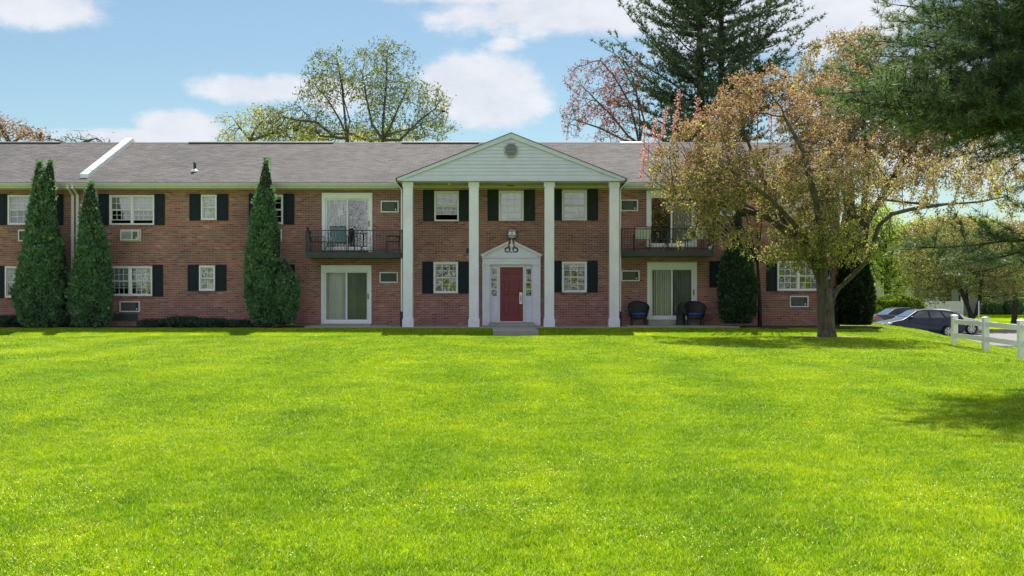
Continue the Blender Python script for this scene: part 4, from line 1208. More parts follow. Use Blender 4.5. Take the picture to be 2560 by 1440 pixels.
def car(name, x, y, z, facing, L, H, paint, label, hatch=True):
    """nose at local x = 0; facing 'left' keeps local axes, 'right' turns it round"""
    W = 1.78; h2 = W / 2
    e = empty(name, (x, y, z), label, 'car', 'cars in the parking lot')
    k = L / 4.4
    zb = .96
    def wy(zz): return h2 * (np.interp(zz, [.2, .35, .62, zb, H - .12, H], [.93, .98, 1.0, .955, .78, .70]))
    def arch(cx_, r_=.36, zc=.32):
        return [(cx_ + r_ * math.cos(t), zc + r_ * math.sin(t)) for t in [math.pi + .32 - (math.pi + .64) * i / 10 for i in range(11)]][::1]
    wf, wr = .86 * k, 3.50 * k
    low = [(.10, .24), (.02, .42), (0.0, .58), (.10, .70), (.35, .79), (.9 * k, .90), (1.22 * k, zb + .01)]
    low += [(2.2 * k, zb + .02), (3.3 * k, zb + .03)]
    low += [(L - .12, zb + .03), (L - .02, .86), (L, .60), (L - .03, .38), (L - .12, .26)] if hatch else [(L - .75, zb + .06), (L - .10, zb + .03), (L, .85), (L, .55), (L - .03, .38), (L - .12, .26)]
    low += [(wr + .37, .22)] + [(wr + .37 * math.cos(t), .31 + .37 * math.sin(t)) for t in [math.pi * i / 10 for i in range(11)]] + [(wr - .37, .22), (wf + .37, .20)]
    low += [(wf + .37 * math.cos(t), .31 + .37 * math.sin(t)) for t in [math.pi * i / 10 for i in range(11)]] + [(wf - .37, .22)]
    def put(px_, y_, z_):
        return (px_, y_, z_) if facing == 'left' else (L - px_, -y_, z_)
    def shell(poly, name_, m_, parent, bev, inset=0.0):
        mb = MB(); n = len(poly)
        A = [put(p, -(wy(q) - inset), q) for p, q in poly]; Bq = [put(p, (wy(q) - inset), q) for p, q in poly]
        mb.add(A + Bq, [tuple(range(n)), tuple(range(2 * n - 1, n - 1, -1))] + [(i, i + n, (i + 1) % n + n, (i + 1) % n) for i in range(n)])
        mb.v = [(p[0] + x, p[1] + y, p[2] + z) for p in mb.v]
        return B(name_, mb, m_, parent, bevel=bev, smooth=False)
    body = shell(low, 'body', paint, e, .035)
    if hatch: gh = [(1.02 * k, zb - .05), (1.30 * k, zb + .10), (1.85 * k, H - .07), (2.25 * k, H), (3.1 * k, H - .015), (3.75 * k, H - .09), (4.16 * k, H - .26), (4.33 * k, zb)]
    else: gh = [(1.05 * k, zb - .05), (1.32 * k, zb + .09), (1.90 * k, H - .06), (2.3 * k, H), (2.95 * k, H - .02), (3.25 * k, H - .09), (3.72 * k, zb + .07), (3.8 * k, zb)]
    shell(gh, 'cabin', paint, body, .04)
    # side glass, a hair proud
    rear = (3.75 * k, H - .17, 4.02 * k) if hatch else (3.05 * k, H - .14, 3.45 * k)
    wins = [[(1.50 * k, zb + .07), (1.98 * k, H - .11), (2.42 * k, H - .085), (2.46 * k, zb + .07)],
            [(2.56 * k, zb + .07), (2.52 * k, H - .085), (3.05 * k, H - .11), (3.28 * k, zb + .08)]]
    if hatch: wins.append([(3.38 * k, zb + .10), (3.18 * k, H - .12), (3.68 * k, H - .19), (3.92 * k, zb + .16)])
    for wv in wins:
        for s_ in (-1, 1):
            P = [put(p, s_ * (wy(q) + .008), q) for p, q in wv]; P = [(a + x, b + y, c + z) for a, b, c in P]
            B('side_window', MB().add(P, [(0, 1, 2, 3)]), M['carglass'], body)
    def glassquad(x0, z0, x1, z1, name_):
        n_ = Vector((-(z1 - z0), 0, (x1 - x0))).normalized() * .012
        if n_.z < 0: n_ = -n_
        P = [(x0, -(wy(z0) - .10), z0), (x1, -(wy(z1) - .08), z1), (x1, (wy(z1) - .08), z1), (x0, (wy(z0) - .10), z0)]
        P = [put(a + n_.x, b, c + n_.z) for a, b, c in P]; P = [(a + x, b + y, c + z) for a, b, c in P]
        B(name_, MB().add(P, [(0, 1, 2, 3)]), M['carglass'], body)
    glassquad(1.33 * k, zb + .12, 1.83 * k, H - .085, 'windscreen')
    if hatch: glassquad(4.30 * k, zb + .06, 4.15 * k, H - .28, 'rear_window')
    else: glassquad(3.68 * k, zb + .09, 3.29 * k, H - .11, 'rear_window')
    for s_ in (-1, 1):
        def PT(l): return [(a + x, b + y, c + z) for a, b, c in [put(*p) for p in l]]
        hl = [(.045, s_ * (h2 * .98 + .006), .66), (.10, s_ * (h2 * .98 + .006), .74), (.50, s_ * (h2 * 1.0 + .004), .80), (.42, s_ * (h2 + .006), .70)]
        B('headlight', MB().add(PT(hl), [(0, 1, 2, 3)]), M['lamp_clear'], body)
        hl2 = [(.02, s_ * .80, .60), (.02, s_ * .48, .60), (.10, s_ * .48, .72), (.10, s_ * .80, .73)]
        B('headlight', MB().add(PT([(a - .035, b, c) for a, b, c in hl2]), [(0, 1, 2, 3)]), M['lamp_clear'], body)
        tl = [(L + .012, s_ * .85, .72), (L + .012, s_ * .52, .74), (L - .03, s_ * .52, .90), (L - .03, s_ * .85, .90)]
        B('taillight', MB().add(PT(tl), [(0, 1, 2, 3)]), M['lamp_red'], body)
        ts = [(L - .02, s_ * (h2 * .985 + .006), .72), (L - .04, s_ * (h2 * .97 + .008), .90), (L - .30, s_ * (h2 * .98 + .008), .88), (L - .20, s_ * (h2 * .995 + .006), .76)]
        B('taillight', MB().add(PT(ts), [(0, 1, 2, 3)]), M['lamp_red'], body)
        for dx_ in (2.30 * k, 3.22 * k):
            hp = PT([(dx_, s_ * (h2 + .004), .86), (dx_ + .16, s_ * (h2 + .02), .87)])
            B('door_handle', MB().tube(hp, .014, 5), paint, body)
        for lx in (1.42 * k, 2.50 * k, 3.18 * k):
            a_, b_ = PT([(lx, s_ * (h2 * .995 + .004), .34), (lx, s_ * (h2 * .965 + .002), zb)])
            B('door_seam', MB().tube([a_, ((a_[0] + b_[0]) / 2, (a_[1] + b_[1]) / 2 + (s_ if facing == 'left' else -s_) * .012, (a_[2] + b_[2]) / 2), b_], .006, 4), M['black_trim'], body)
        c = PT([(1.52 * k, s_ * (h2 + .08), zb + .08)])[0]
        B('mirror', MB().lathe([(.03, -.06), (.09, -.03), (.09, .04), (.04, .08)], c, 8), paint, body, smooth=True)
    B('grille', MB().box(*(sorted((put(-.012, 0, 0)[0] + x, put(.03, 0, 0)[0] + x))), y - .45, y + .45, z + .40, z + .56), M['black_trim'], body)
    for (cx_, s_) in ((wf, -1), (wf, 1), (wr, -1), (wr, 1)):
        p = put(cx_, s_ * (h2 - .11), .31); c = (p[0] + x, p[1] + y, p[2] + z)
        o = -1 if p[1] < 0 else 1
        wl_ = bpy.data.objects.new('wheel', None); link(wl_, e, c)
        B('tyre', MB().lathe([(.20, -.10), (.30, -.105), (.315, -.06), (.315, .06), (.30, .105), (.20, .10)], c, 24, axis='y'), M['rubber'], wl_, smooth=True)
        rm_ = MB().lathe([(.215, o * .085), (.215, o * .104), (.195, o * .104), (.19, o * .07), (.06, o * .075)], c, 24, axis='y')
        rm_.lathe([(.05, o * .075), (.05, o * .112)], c, 12, axis='y')
        for q in range(7):
            t = q * 2 * math.pi / 7
            u = Vector((math.cos(t), 0, math.sin(t))); v = Vector((-math.sin(t), 0, math.cos(t)))
            cc = Vector(c) + Vector((0, o * .10, 0)); dd = Vector((0, o * .012, 0))
            P = [cc + u * .04 - v * .026, cc + u * .20 - v * .042, cc + u * .20 + v * .042, cc + u * .04 + v * .026]
            rm_.add([p_ + dd for p_ in P] + [p_ - dd for p_ in P], [(0, 1, 2, 3), (0, 4, 5, 1), (1, 5, 6, 2), (2, 6, 7, 3)])
        B('rim', rm_, M['rim'], wl_)
        B('hub_shadow', MB().lathe([(.188, o * .05), (.188, o * .069)], c, 20, axis='y'), M['black_trim'], wl_)
    return e


car('parked_car', 19.62, 57.0, LZ, 'left', 4.36, 1.47, M['carblue'], 'dark blue hatchback parked side-on with its nose towards the building')
car('parked_car', 22.0, 60.3, LZ, 'right', 4.62, 1.42, M['carwhite'], 'white car behind the blue hatchback with its bonnet seen through the fence', False)
car('parked_car', 21.8, 64.6, LZ, 'right', 4.6, 1.43, M['cardark'], 'dark sedan behind the blue hatchback showing a red tail lamp', False)
car('parked_car', 19.9, 69.5, LZ, 'right', 4.7, 1.62, M['carsilver'], 'silver car farthest back in the lot beside the dark arborvitae', False)

# ------------------------------------------------------------------ far right background
en = empty('vinyl_enclosure', (31, 78, -1.15), 'white vinyl board enclosure beyond the parked cars', 'enclosure')
for i in range(12):
    a = 29.7 + i * .28
    B('board', MB().box(a, a + .27, 78, 78.03, -1.1, .62 if i < 6 else .42), M['white'] if i < 6 else M['trim'], en)
for a in (29.6, 31.15, 33.05):
    B('post', MB().box(a - .07, a + .07, 77.93, 78.07, -1.15, .75), M['white'], en)
B('rail', MB().box(29.7, 33, 77.96, 77.995, -.3, -.2), M['white'], en)
e = empty('marker_post', (28.3, 64.4, LZ), 'thin white post standing between the far tree and the fence', 'post')
B('shaft', MB().tube([(28.3, 64.4, LZ - .1), (28.3, 64.4, .62)], .035, 8), M['white'], e)
B('cap', MB().lathe([(.05, 0), (.055, .1), (.01, .14)], (28.3, 64.4, .62), 8), M['black'], e)
far = empty('far_building', (56, 102, -1.1), 'grey sided building beyond the second lawn at the far right', 'building')
M['greyside'] = mat('grey_siding', (.30, .31, .33), .7, .08, 1)
fo = B('wall', MB().box(38, 80, 100, 111, -1.3, 4.2), M['greyside'], far)
for i in range(30):
    B('siding_board', MB().box(37.98, 80.02, 99.93, 99.995, -1.05 + i * .175, -1.05 + i * .175 + .15), M['greyside'], far)
B('roof', MB().prism([(99.3, 4.2), (105.5, 7.0), (111.7, 4.2)], 37.5, 80.5, 'x'), M['shingle'], far)
for wx in (40.5, 44.5, 48, 53, 58, 63, 68, 74):
    for wz in (-.2, 2.3):
        we = bpy.data.objects.new('window', None); link(we, far, (wx, 99.9, wz))
        fm = MB(); sash(fm, wx - .55, wx + .55, wz, wz + 1.25, 99.86, 99.99, .09); fm.box(wx - .46, wx + .46, 99.88, 99.97, wz + .6, wz + .66)
        B('frame', fm, M['white'], we)
        pane(we, wx - .46, wx + .46, wz + .09, wz + 1.16, 99.92, M['carglass'])

# ------------------------------------------------------------------ trees: space colonisation
def ell(px, py, rpx, rpy, Y, ry):
    s_ = F / Y
    return ((px - CX) / s_, Y, HCAM + (CY - py) / s_, rpx / s_, ry, rpy / s_)


def fill(ells, n, g, shell=0.0):
    """n points inside a union of ellipsoids"""
    vol = np.array([e[3] * e[4] * e[5] * (e[6] if len(e) > 6 else 1) for e in ells]); pr = vol / vol.sum()
    pick = g.choice(len(ells), n, p=pr)
    d = g.normal(size=(n, 3)); d /= np.linalg.norm(d, axis=1)[:, None]
    r_ = g.random(n) ** (1 / (3 + shell))
    E = np.array([e[:6] for e in ells])[pick]
    return E[:, :3] + d * r_[:, None] * E[:, 3:6]


def colonize(seeds, A, step, di, dk, g, iters=140, up=.12, wander=.25):
    """seeds: list of polylines (points, parent polyline index, index there). returns nodes, parents"""
    P, par = [], []
    starts = []
    for pts, pi, pj in seeds:
        base = len(P); starts.append(base)
        for i, p in enumerate(pts):
            P.append(p); par.append((base + i - 1) if i else (starts[pi] + pj if pi is not None else -1))
    P = np.array(P, float); par = list(par)
    near = np.full(len(A), 0); dist = np.full(len(A), 1e9)
    def upd(i0):
        Q = P[i0:]
        for c in range(0, len(A), 4000):
            D = np.linalg.norm(A[c:c + 4000, None] - Q[None], axis=2)
            j = D.argmin(1); m_ = D[np.arange(len(j)), j]
            b = m_ < dist[c:c + 4000]
            near[c:c + 4000][b] = j[b] + i0; dist[c:c + 4000][b] = m_[b]
    upd(0)
    alive = dist > dk
    for it in range(iters):
        act = alive & (dist < di)
        if not act.any():
            # reach out: let the closest far attractor pull
            act = alive & (dist < dist[alive].min() + step * 2) if alive.any() else act
            if not act.any(): break
        v = A[act] - P[near[act]]; v /= np.linalg.norm(v, axis=1)[:, None] + 1e-9
        acc_ = np.zeros((len(P), 3)); np.add.at(acc_, near[act], v)
        idx = np.unique(near[act])
        dr = acc_[idx]; dr /= np.linalg.norm(dr, axis=1)[:, None] + 1e-9
        dr += g.normal(size=dr.shape) * wander; dr[:, 2] += up; dr /= np.linalg.norm(dr, axis=1)[:, None]
        new = P[idx] + dr * step
        i0 = len(P); P = np.concatenate([P, new]); par.extend(idx.tolist())
        upd(i0)
        alive &= dist > dk
        if not alive.any() or len(P) > 14000: break
    return P, np.array(par)


def radii(P, par, tip, expo=2.6):
    n = len(P); kids = np.zeros(n); r_ = np.zeros(n)
    acc_ = np.zeros(n)
    for i in range(n - 1, -1, -1):      # children always come after their parent
        r_[i] = max(tip, acc_[i] ** (1 / expo)) if acc_[i] > 0 else tip
        if par[i] >= 0: acc_[par[i]] += r_[i] ** expo
    return r_


def skin(P, par, r_, big=.05):
    """frustums between rings; numpy all through"""
    n = len(P)
    has = par >= 0
    d = np.zeros((n, 3)); d[has] = P[has] - P[par[has]]
    root = ~has
    for i in np.where(root)[0]:
        k = np.where(par == i)[0]; d[i] = (P[k[0]] - P[i]) if len(k) else (0, 0, 1)
    d /= np.linalg.norm(d, axis=1)[:, None] + 1e-9
    # smooth main direction with the thickest child
    best = np.full(n, -1); 
    for i in np.argsort(r_): 
        if par[i] >= 0: best[par[i]] = i
    dd = d.copy(); b = best >= 0; dd[b] = d[b] + d[best[b]]; dd /= np.linalg.norm(dd, axis=1)[:, None] + 1e-9
    def frame(v):
        ref = np.tile(np.array([.31, .94, .12]), (len(v), 1)); ref[np.abs(v @ ref[0]) > .95] = (1, 0, 0)
        a = np.cross(v, ref); a /= np.linalg.norm(a, axis=1)[:, None] + 1e-9
        return a, np.cross(v, a)
    VV, FF, off_ = [], [], 0
    e = np.where(has)[0]
    main = best[par[e]] == e
    for lo, hi, k in ((0, .02, 3), (.02, big, 5), (big, 9, 9)):
        s_ = e[(r_[e] >= lo) & (r_[e] < hi)]
        if not len(s_): continue
        mn = best[par[s_]] == s_
        p0, p1 = P[par[s_]], P[s_]
        r0 = np.where(mn, r_[par[s_]], np.minimum(r_[s_] * 1.25, r_[par[s_]])); r1 = r_[s_]
        d0 = np.where(mn[:, None], dd[par[s_]], d[s_]); d1 = dd[s_]
        t = 2 * np.pi * np.arange(k) / k
        a0, b0 = frame(d0); a1, b1 = frame(d1)
        R0 = p0[:, None] + r0[:, None, None] * (a0[:, None] * np.cos(t)[None, :, None] + b0[:, None] * np.sin(t)[None, :, None])
        R1 = p1[:, None] + r1[:, None, None] * (a1[:, None] * np.cos(t)[None, :, None] + b1[:, None] * np.sin(t)[None, :, None])
        V = np.concatenate([R0, R1], 1).reshape(-1, 3)
        base = (np.arange(len(s_)) * 2 * k)[:, None]
        i = np.arange(k)
        q = np.stack([i, (i + 1) % k, (i + 1) % k + k, i + k], -1)
        Q = (base[:, :, None] + q[None]).reshape(-1, 4) + off_
        VV.append(V); FF.append(Q); off_ += len(V)
    return np.concatenate(VV), np.concatenate(FF)


def leaves(C, size, g, per=6, spread=.12, aspect=.55, up=.0, droop=0.0):
    """rhombic leaves round the centres C"""
    n = len(C) * per
    c = np.repeat(C, per, 0) + g.normal(size=(n, 3)) * spread
    a = g.normal(size=(n, 3)); a[:, 2] += up; a /= np.linalg.norm(a, axis=1)[:, None]
    b = np.cross(a, g.normal(size=(n, 3))); b /= np.linalg.norm(b, axis=1)[:, None]
    s_ = size * (0.6 + .8 * g.random(n))[:, None]
    fold = np.cross(a, b) * s_ * .18
    V = np.stack([c - a * s_ * .5, c + b * s_ * aspect * .5 + fold, c + a * s_ * .5, c - b * s_ * aspect * .5 + fold], 1).reshape(-1, 3)
    Q = np.arange(n * 4).reshape(-1, 4)
    return V, Q


def tree(name, label, cat, base, limbs, ells, nA, step, seed, bark, leafm, lsize, per, spread, tip=.006, trunk_r=.2, leaf_r=None, keep=1.0, up=.12, group=None, di=None, dk=None, leaf_extra=None, wander=.25, shell=0.0, gaps=0.0):
    g = np.random.default_rng(seed)
    A = fill(ells, nA, g, shell)
    A = A[A[:, 2] > base[2] + .3]
    if gaps:
        ph = g.random(3) * 10
        q = np.sin(A[:, 0] * 1.9 + ph[0]) + np.sin(A[:, 2] * 2.3 + ph[1]) + np.sin(A[:, 1] * 1.7 + ph[2]) + .8 * np.sin(A[:, 0] * 4.1 - A[:, 2] * 3.1)
        A = A[q > -2.2 + gaps * 2.4]
    P, par = colonize(limbs, A, step, di or step * 9, dk or step * 1.6, g, up=up, wander=wander)
    r_ = radii(P, par, tip)
    f = trunk_r / r_[0]
    r_ = np.maximum(r_ * np.clip((r_ / r_[0]) ** 1.0 * (f - 1) + 1, .5, None), tip)
    r_[0] = r_[0] * 1.25
    print('TREE', seed, name, 'nodes', len(P), 'attr', len(A), 'thin', int((r_ < (leaf_r or tip * 2.2)).sum()), 'r0', round(float(r_[0]),3), 'med', round(float(np.median(r_)),4))
    e = empty(name, tuple(base), label, cat, group)
    V, Q = skin(P, par, r_)
    NB('trunk', V, Q, bark, e, origin=base, smooth=True)
    thin = r_ < (leaf_r or tip * 2.2)
    C = P[thin & (np.arange(len(P)) > 10)]
    if keep < 1: C = C[g.random(len(C)) < keep]
    V, Q = leaves(C, lsize, g, per, spread, up=.2)
    print('LEAVES', name, len(Q))
    NB('crown', V, Q, leafm, e, origin=base, kind=None)
    return e, P, r_, thin


def limb(pts, n=4):
    """subdivided smooth-ish polyline"""
    out = [Vector(pts[0])]
    for a, b in zip(pts[:-1], pts[1:]):
        a, b = Vector(a), Vector(b)
        k = max(1, int((b - a).length / .28))
        for i in range(1, k + 1): out.append(a.lerp(b, i / k))
    return [tuple(p) for p in out]


def bumps(es, n, w_, seed, lo=.12, hi=.28):
    """small uneven bulges on the upper and outer sides of a crown"""
    g = np.random.default_rng(seed); out = list(es)
    for k in range(n):
        e = es[int(g.integers(0, len(es)))]
        d = g.normal(size=3); d[2] = abs(d[2]) * .8 if g.random() < .75 else d[2]; d /= np.linalg.norm(d)
        r_ = (e[3] + e[5]) * .5 * g.uniform(lo, hi)
        out.append((e[0] + d[0] * e[3] * 1.02, e[1] + d[1] * e[4] * .9, e[2] + d[2] * e[5] * 1.02, r_ * g.uniform(.6, 1.1), r_ * .8, r_ * g.uniform(.7, 1.6), w_))
    return out


def L(Y, *pp):
    """limb through photo positions at given distances"""
    out = []
    for p in pp:
        y = Y + (p[2] if len(p) > 2 else 0); x, z = wp(p[0], p[1], y); out.append((x, y, z))
    return limb(out)


# crabapple on the right lawn
M['leaf_bronze'] = foliage('bronze_leaf', [(0, (.06, .030, .022)), (.2, (.20, .105, .070)), (.45, (.32, .19, .125)), (.62, (.24, .19, .09)), (.8, (.40, .27, .18)), (.92, (.58, .42, .32)), (1, (.75, .62, .52))], .5, lower=[(0, (.04, .045, .02)), (.25, (.13, .14, .05)), (.5, (.24, .24, .09)), (.68, (.34, .37, .09)), (.85, (.42, .36, .22)), (1, (.62, .60, .36))], clump=.3, clumps=1.6, gloss=.05, rough=.45, hue2=(1.25, 1.25, .85))
M['leaf_bronze_far'] = foliage('far_bronze_leaf', [(0, (.14, .09, .055)), (.4, (.30, .20, .13)), (.7, (.27, .28, .10)), (1, (.45, .34, .24))], .5, clump=.3, gloss=.08)
CYd = 33.4
gz = float(ground(*[(2068 - CX) * CYd / F, CYd]))
b0 = ((2068 - CX) * CYd / F, CYd, gz - .05)
trunk = limb([b0, wp_ if False else (wp(2064, 775, CYd)[0], CYd, wp(2064, 775, CYd)[1]), (wp(2062, 735, CYd)[0], CYd, wp(2062, 735, CYd)[1])])
nt_ = len(trunk)
limbs = [(trunk, None, 0)]
def add_limb(frm, j, *pp, Y=CYd):
    pts = L(Y, *pp); limbs.append((pts, frm, j)); return len(limbs) - 1
a1 = add_limb(0, nt_ - 1, (2052, 705), (2040, 660, -.2), (2015, 610, -.5), (1985, 560, -1.0), (1930, 500, -1.6), (1850, 440, -2.2))
a2 = add_limb(0, nt_ - 1, (2075, 700), (2085, 650, .4), (2100, 590, .8), (2115, 520, 1.2), (2105, 420, 1.4), (2110, 320, 1.5))
a3 = add_limb(0, nt_ - 2, (2095, 722), (2130, 690, -.2), (2165, 655, -.4), (2180, 620, -.5), (2190, 585, -.5), (2200, 560, -.6), (2230, 535, -.7), (2290, 520, -.8), (2370, 510, -.6), (2450, 505, -.3), (2520, 490, 0))
a4 = add_limb(3, 8, (2185, 640, -.6), (2214, 639, -.8), (2228, 615, -.9), (2258, 590, -1.0), (2290, 588, -1.2), (2323, 600, -1.3), (2365, 572, -1.5))
a5 = add_limb(0, nt_ - 1, (2050, 690, .4), (2015, 640, 1.0), (1960, 580, 1.7), (1880, 520, 2.3), (1790, 470, 2.6))
a6 = add_limb(0, nt_ - 1, (2060, 680, -.5), (2055, 600, -1.1), (2040, 500, -1.6), (2010, 380, -1.8), (1960, 290, -1.6))
a7 = add_limb(1, 6, (1990, 590, -.2), (1920, 545, -.1), (1830, 515, .1), (1740, 500, .2), (1680, 500, .1))
a8 = add_limb(3, 12, (2210, 500, .3), (2250, 455, .8), (2330, 430, 1.1), (2420, 420, 1.2))
a9 = add_limb(5, 5, (1900, 430, 1.9), (1860, 330, 1.4), (1850, 240, 1.0))
ce = [ell(1745, 440, 130, 125, CYd, 2.6) + (1.2,), ell(1860, 390, 170, 150, CYd, 3.2) + (1.3,), ell(1900, 260, 120, 90, CYd, 2.2) + (1.1,), ell(2000, 460, 180, 190, CYd, 3.6) + (1.1,),
      ell(1690, 385, 90, 85, CYd, 1.8), ell(1675, 500, 55, 45, CYd, 1.0), ell(1705, 590, 22, 48, CYd, .5) , ell(1860, 550, 140, 75, CYd, 2.4), ell(1960, 600, 140, 60, CYd, 2.2), ell(1800, 510, 120, 60, CYd, 2.2),
      ell(2100, 320, 110, 160, CYd, 2.4) + (.55,), ell(2080, 560, 120, 110, CYd, 2.6), ell(2140, 450, 100, 120, CYd, 2.4) + (.6,), ell(2280, 460, 150, 90, CYd, 2.4) + (.16,), ell(2420, 440, 150, 90, CYd, 2.2) + (.18,), ell(2330, 560, 70, 40, CYd, 1.2) + (.4,), ell(2500, 470, 80, 90, CYd, 1.6) + (.3,),
      ell(2010, 645, 60, 40, CYd, 1.6), ell(2120, 620, 55, 55, CYd, 1.6), ell(1930, 625, 80, 40, CYd, 1.8), ell(2170, 560, 45, 60, CYd, 1.4) + (.7,)]
ce = bumps(ce, 34, 1.4, 3)
main_tree, TP, TR, TT = tree('crabapple_tree', 'wide crabapple tree with bronze green leaves on the lawn right of the portico', 'tree', b0, limbs, ce, 15000, .17, 11, M['bark'], M['leaf_bronze'], .076, 17, .060, tip=.0045, keep=.62, trunk_r=.27, leaf_r=.0115, up=.04, di=1.5, dk=.15, gaps=.80)
g = np.random.default_rng(77)
M['leaf_fresh'] = foliage('fresh_yellow_leaf', [(0, (.20, .26, .04)), (.5, (.40, .44, .05)), (1, (.60, .58, .08))], .55)
PX_ = CX + TP[:, 0] * F / TP[:, 1]; PY_ = CY - (TP[:, 2] - HCAM) * F / TP[:, 1]
pr_ = np.where(PX_ > 2380, .22, .0) + np.where((PX_ > 1980) & (PX_ < 2200) & (PY_ > 540), .28, 0) + np.where((PX_ < 1960) & (PY_ > 470), .06, .015)
Cf = TP[TT & (g.random(len(TP)) < pr_)]
V, Q = leaves(Cf, .085, g, 7, .07)
NB('young_leaves', V, Q, M['leaf_fresh'], main_tree, origin=b0)
# pink blossom spikes of the tree behind it
M['pink'] = foliage('pink_blossom', [(0, (.42, .16, .26)), (.5, (.58, .28, .40)), (1, (.72, .45, .55))], .45)
YR_ = 36.6
rb = empty('redbud_tree', ((1900 - CX) * 39.2 / F, 39.2, 0), 'young redbud with upright pink blossom spikes, half hidden behind the bronze leaves', 'tree')
g_ = np.random.default_rng(5)
bx0, by0 = (1900 - CX) * 39.2 / F, 39.2
tips = [(1612, 315), (1640, 300), (1665, 270), (1690, 285), (1700, 230), (1745, 245), (1650, 340), (1622, 350), (1610, 380), (1830, 330), (1930, 265), (2010, 560), (1895, 235)]
tb = MB(); cents = []
tb.tube([(bx0, by0, -.05), (bx0, by0, 1.0), (bx0 - .1, by0, 2.6)], [.09, .07, .05], 7)
for (px_, py_) in tips:
    yy = YR_ + random.uniform(-.4, .7); tx_, tz_ = wp(px_, py_, yy)
    mid_ = Vector((bx0 - .1, by0, 2.4)).lerp(Vector((tx_, yy, tz_)), .5) + Vector((0, 0, -.4))
    tb.tube([(bx0 - .1, by0, 2.4), mid_, (tx_ - .02, yy, tz_ - .7), (tx_, yy, tz_)], [.03, .02, .012, .006], 5)
    for k in range(11): cents.append((tx_ - .1 * k / 10 + g_.normal() * .02, yy, tz_ - .09 * k))
B('trunk', tb, M['bark_dark'], rb, smooth=True)
V, Q = leaves(np.array(cents), .06, g_, 12, .045, aspect=.8)
NB('blossom', V, Q, M['pink'], rb, origin=WL[rb.name])

# taller bronze tree behind the end of the building
Yb = 52.0
tb0 = ((2150 - CX) * Yb / F, Yb, -1.2)
tl = [(limb([tb0, (tb0[0], Yb, 2.5), (tb0[0] + .2, Yb, 4.5)]), None, 0)]
n0 = len(tl[0][0])
tl.append((L(Yb, (2120, 520), (2090, 400, .5), (2060, 300, .5), (2040, 200, .3)), 0, n0 - 1))
tl.append((L(Yb, (2160, 520), (2170, 400, -.5), (2150, 250, -.6), (2140, 130, -.5)), 0, n0 - 1))
tl.append((L(Yb, (2200, 500), (2260, 400, .5), (2330, 300, 1)), 0, n0 - 1))
tree('bronze_tree', 'taller thin crowned bronze tree rising behind the right end of the building', 'tree', tb0, tl,
     [ell(2110, 230, 130, 150, Yb, 2.6), ell(2150, 110, 60, 40, Yb, 1.5), ell(2240, 330, 140, 150, Yb, 2.8), ell(2060, 330, 90, 110, Yb, 2), ell(2400, 380, 120, 100, Yb, 2.5) + (.5,), ell(2190, 200, 70, 120, Yb, 2)],
     8000, .26, 12, M['bark_dark'], M['leaf_bronze_far'], .125, 9, .12, tip=.007, trunk_r=.26, leaf_r=.018, di=2.4, dk=.20, gaps=.40)

# two thin spring trees behind the building, and a yellow one beside them
M['leaf_spring'] = foliage('spring_leaf', [(0, (.05, .075, .04)), (.4, (.10, .14, .045)), (.75, (.24, .27, .06)), (1, (.36, .36, .07))], .5, clump=.6, clumps=.35)
M['leaf_yellow'] = foliage('yellow_green_leaf', [(0, (.20, .22, .05)), (.5, (.34, .36, .07)), (1, (.50, .48, .08))], .5)
Yt = 66.0
def far_tree(name, label, px, fork, limbs_px, ells_, nA, seed, leafm, keep, lsize=.13, per=3, tr=.2, Y=Yt, step=.30, tip=.0075, bark='bark_grey', spread=.16, group=None, leaf_r=None, up=.22, gaps=.55):
    x0 = (px - CX) * Y / F; zg = float(ground(x0, Y)); b = (x0, Y, zg)
    fx, fz = wp(*fork, Y)
    ls = [(limb([b, ((x0 + fx) / 2, Y, (zg + fz) / 2), (fx, Y, fz)]), None, 0)]; k = len(ls[0][0])
    for lp in limbs_px: ls.append((L(Y, *lp), 0, k - 1))
    ells_ = bumps(ells_, 26, 1.3, seed, .10, .30)
    return tree(name, label, 'tree', b, ls, ells_, int(nA * 2.6), step, seed, M[bark], leafm, lsize, per, spread, tip=tip, trunk_r=tr, keep=keep, leaf_r=leaf_r or tip * 2.4, di=step * 9, dk=step * .75, up=up, group=group, gaps=gaps)
far_tree('spring_tree', 'thin branched spring tree behind the roof, the rightmost of the pair with small green leaves', 955, (957, 350),
         [((958, 300), (965, 220), (968, 130)), ((975, 320), (1000, 260, 1), (1030, 200, 1.4)), ((930, 310), (915, 240, -1), (905, 180, -1)), ((1000, 350), (1050, 300, .5), (1090, 270, .5)), ((960, 340), (990, 330, -1), (1040, 320, -1.5))],
         [ell(965, 190, 85, 90, Yt, 3.2), ell(1010, 170, 45, 55, Yt, 2), ell(1030, 280, 110, 75, Yt, 3), ell(930, 280, 60, 80, Yt, 2.4), ell(1090, 310, 55, 50, Yt, 2)], 2100, 21, M['leaf_spring'], .5, tr=.15, lsize=.17)
far_tree('spring_tree', 'thin branched spring tree behind the roof, the leaning one left of its taller neighbour', 866, (868, 345),
         [((862, 290), (855, 210), (842, 150)), ((850, 300), (820, 250, 1), (790, 215, 1.2)), ((840, 345), (790, 305, -1), (740, 300, -1.5), (700, 290, -1.5)), ((874, 300), (860, 250, 1), (850, 230, 1)), ((800, 340), (770, 290, 1.2), (740, 260, 1.4))],
         [ell(835, 190, 80, 65, Yt, 2.6), ell(790, 250, 60, 60, Yt, 2.2), ell(735, 300, 85, 45, Yt, 2.6), ell(840, 320, 60, 30, Yt, 2), ell(700, 330, 60, 30, Yt, 2)], 1500, 22, M['leaf_spring'], .5, tr=.14, lsize=.17)
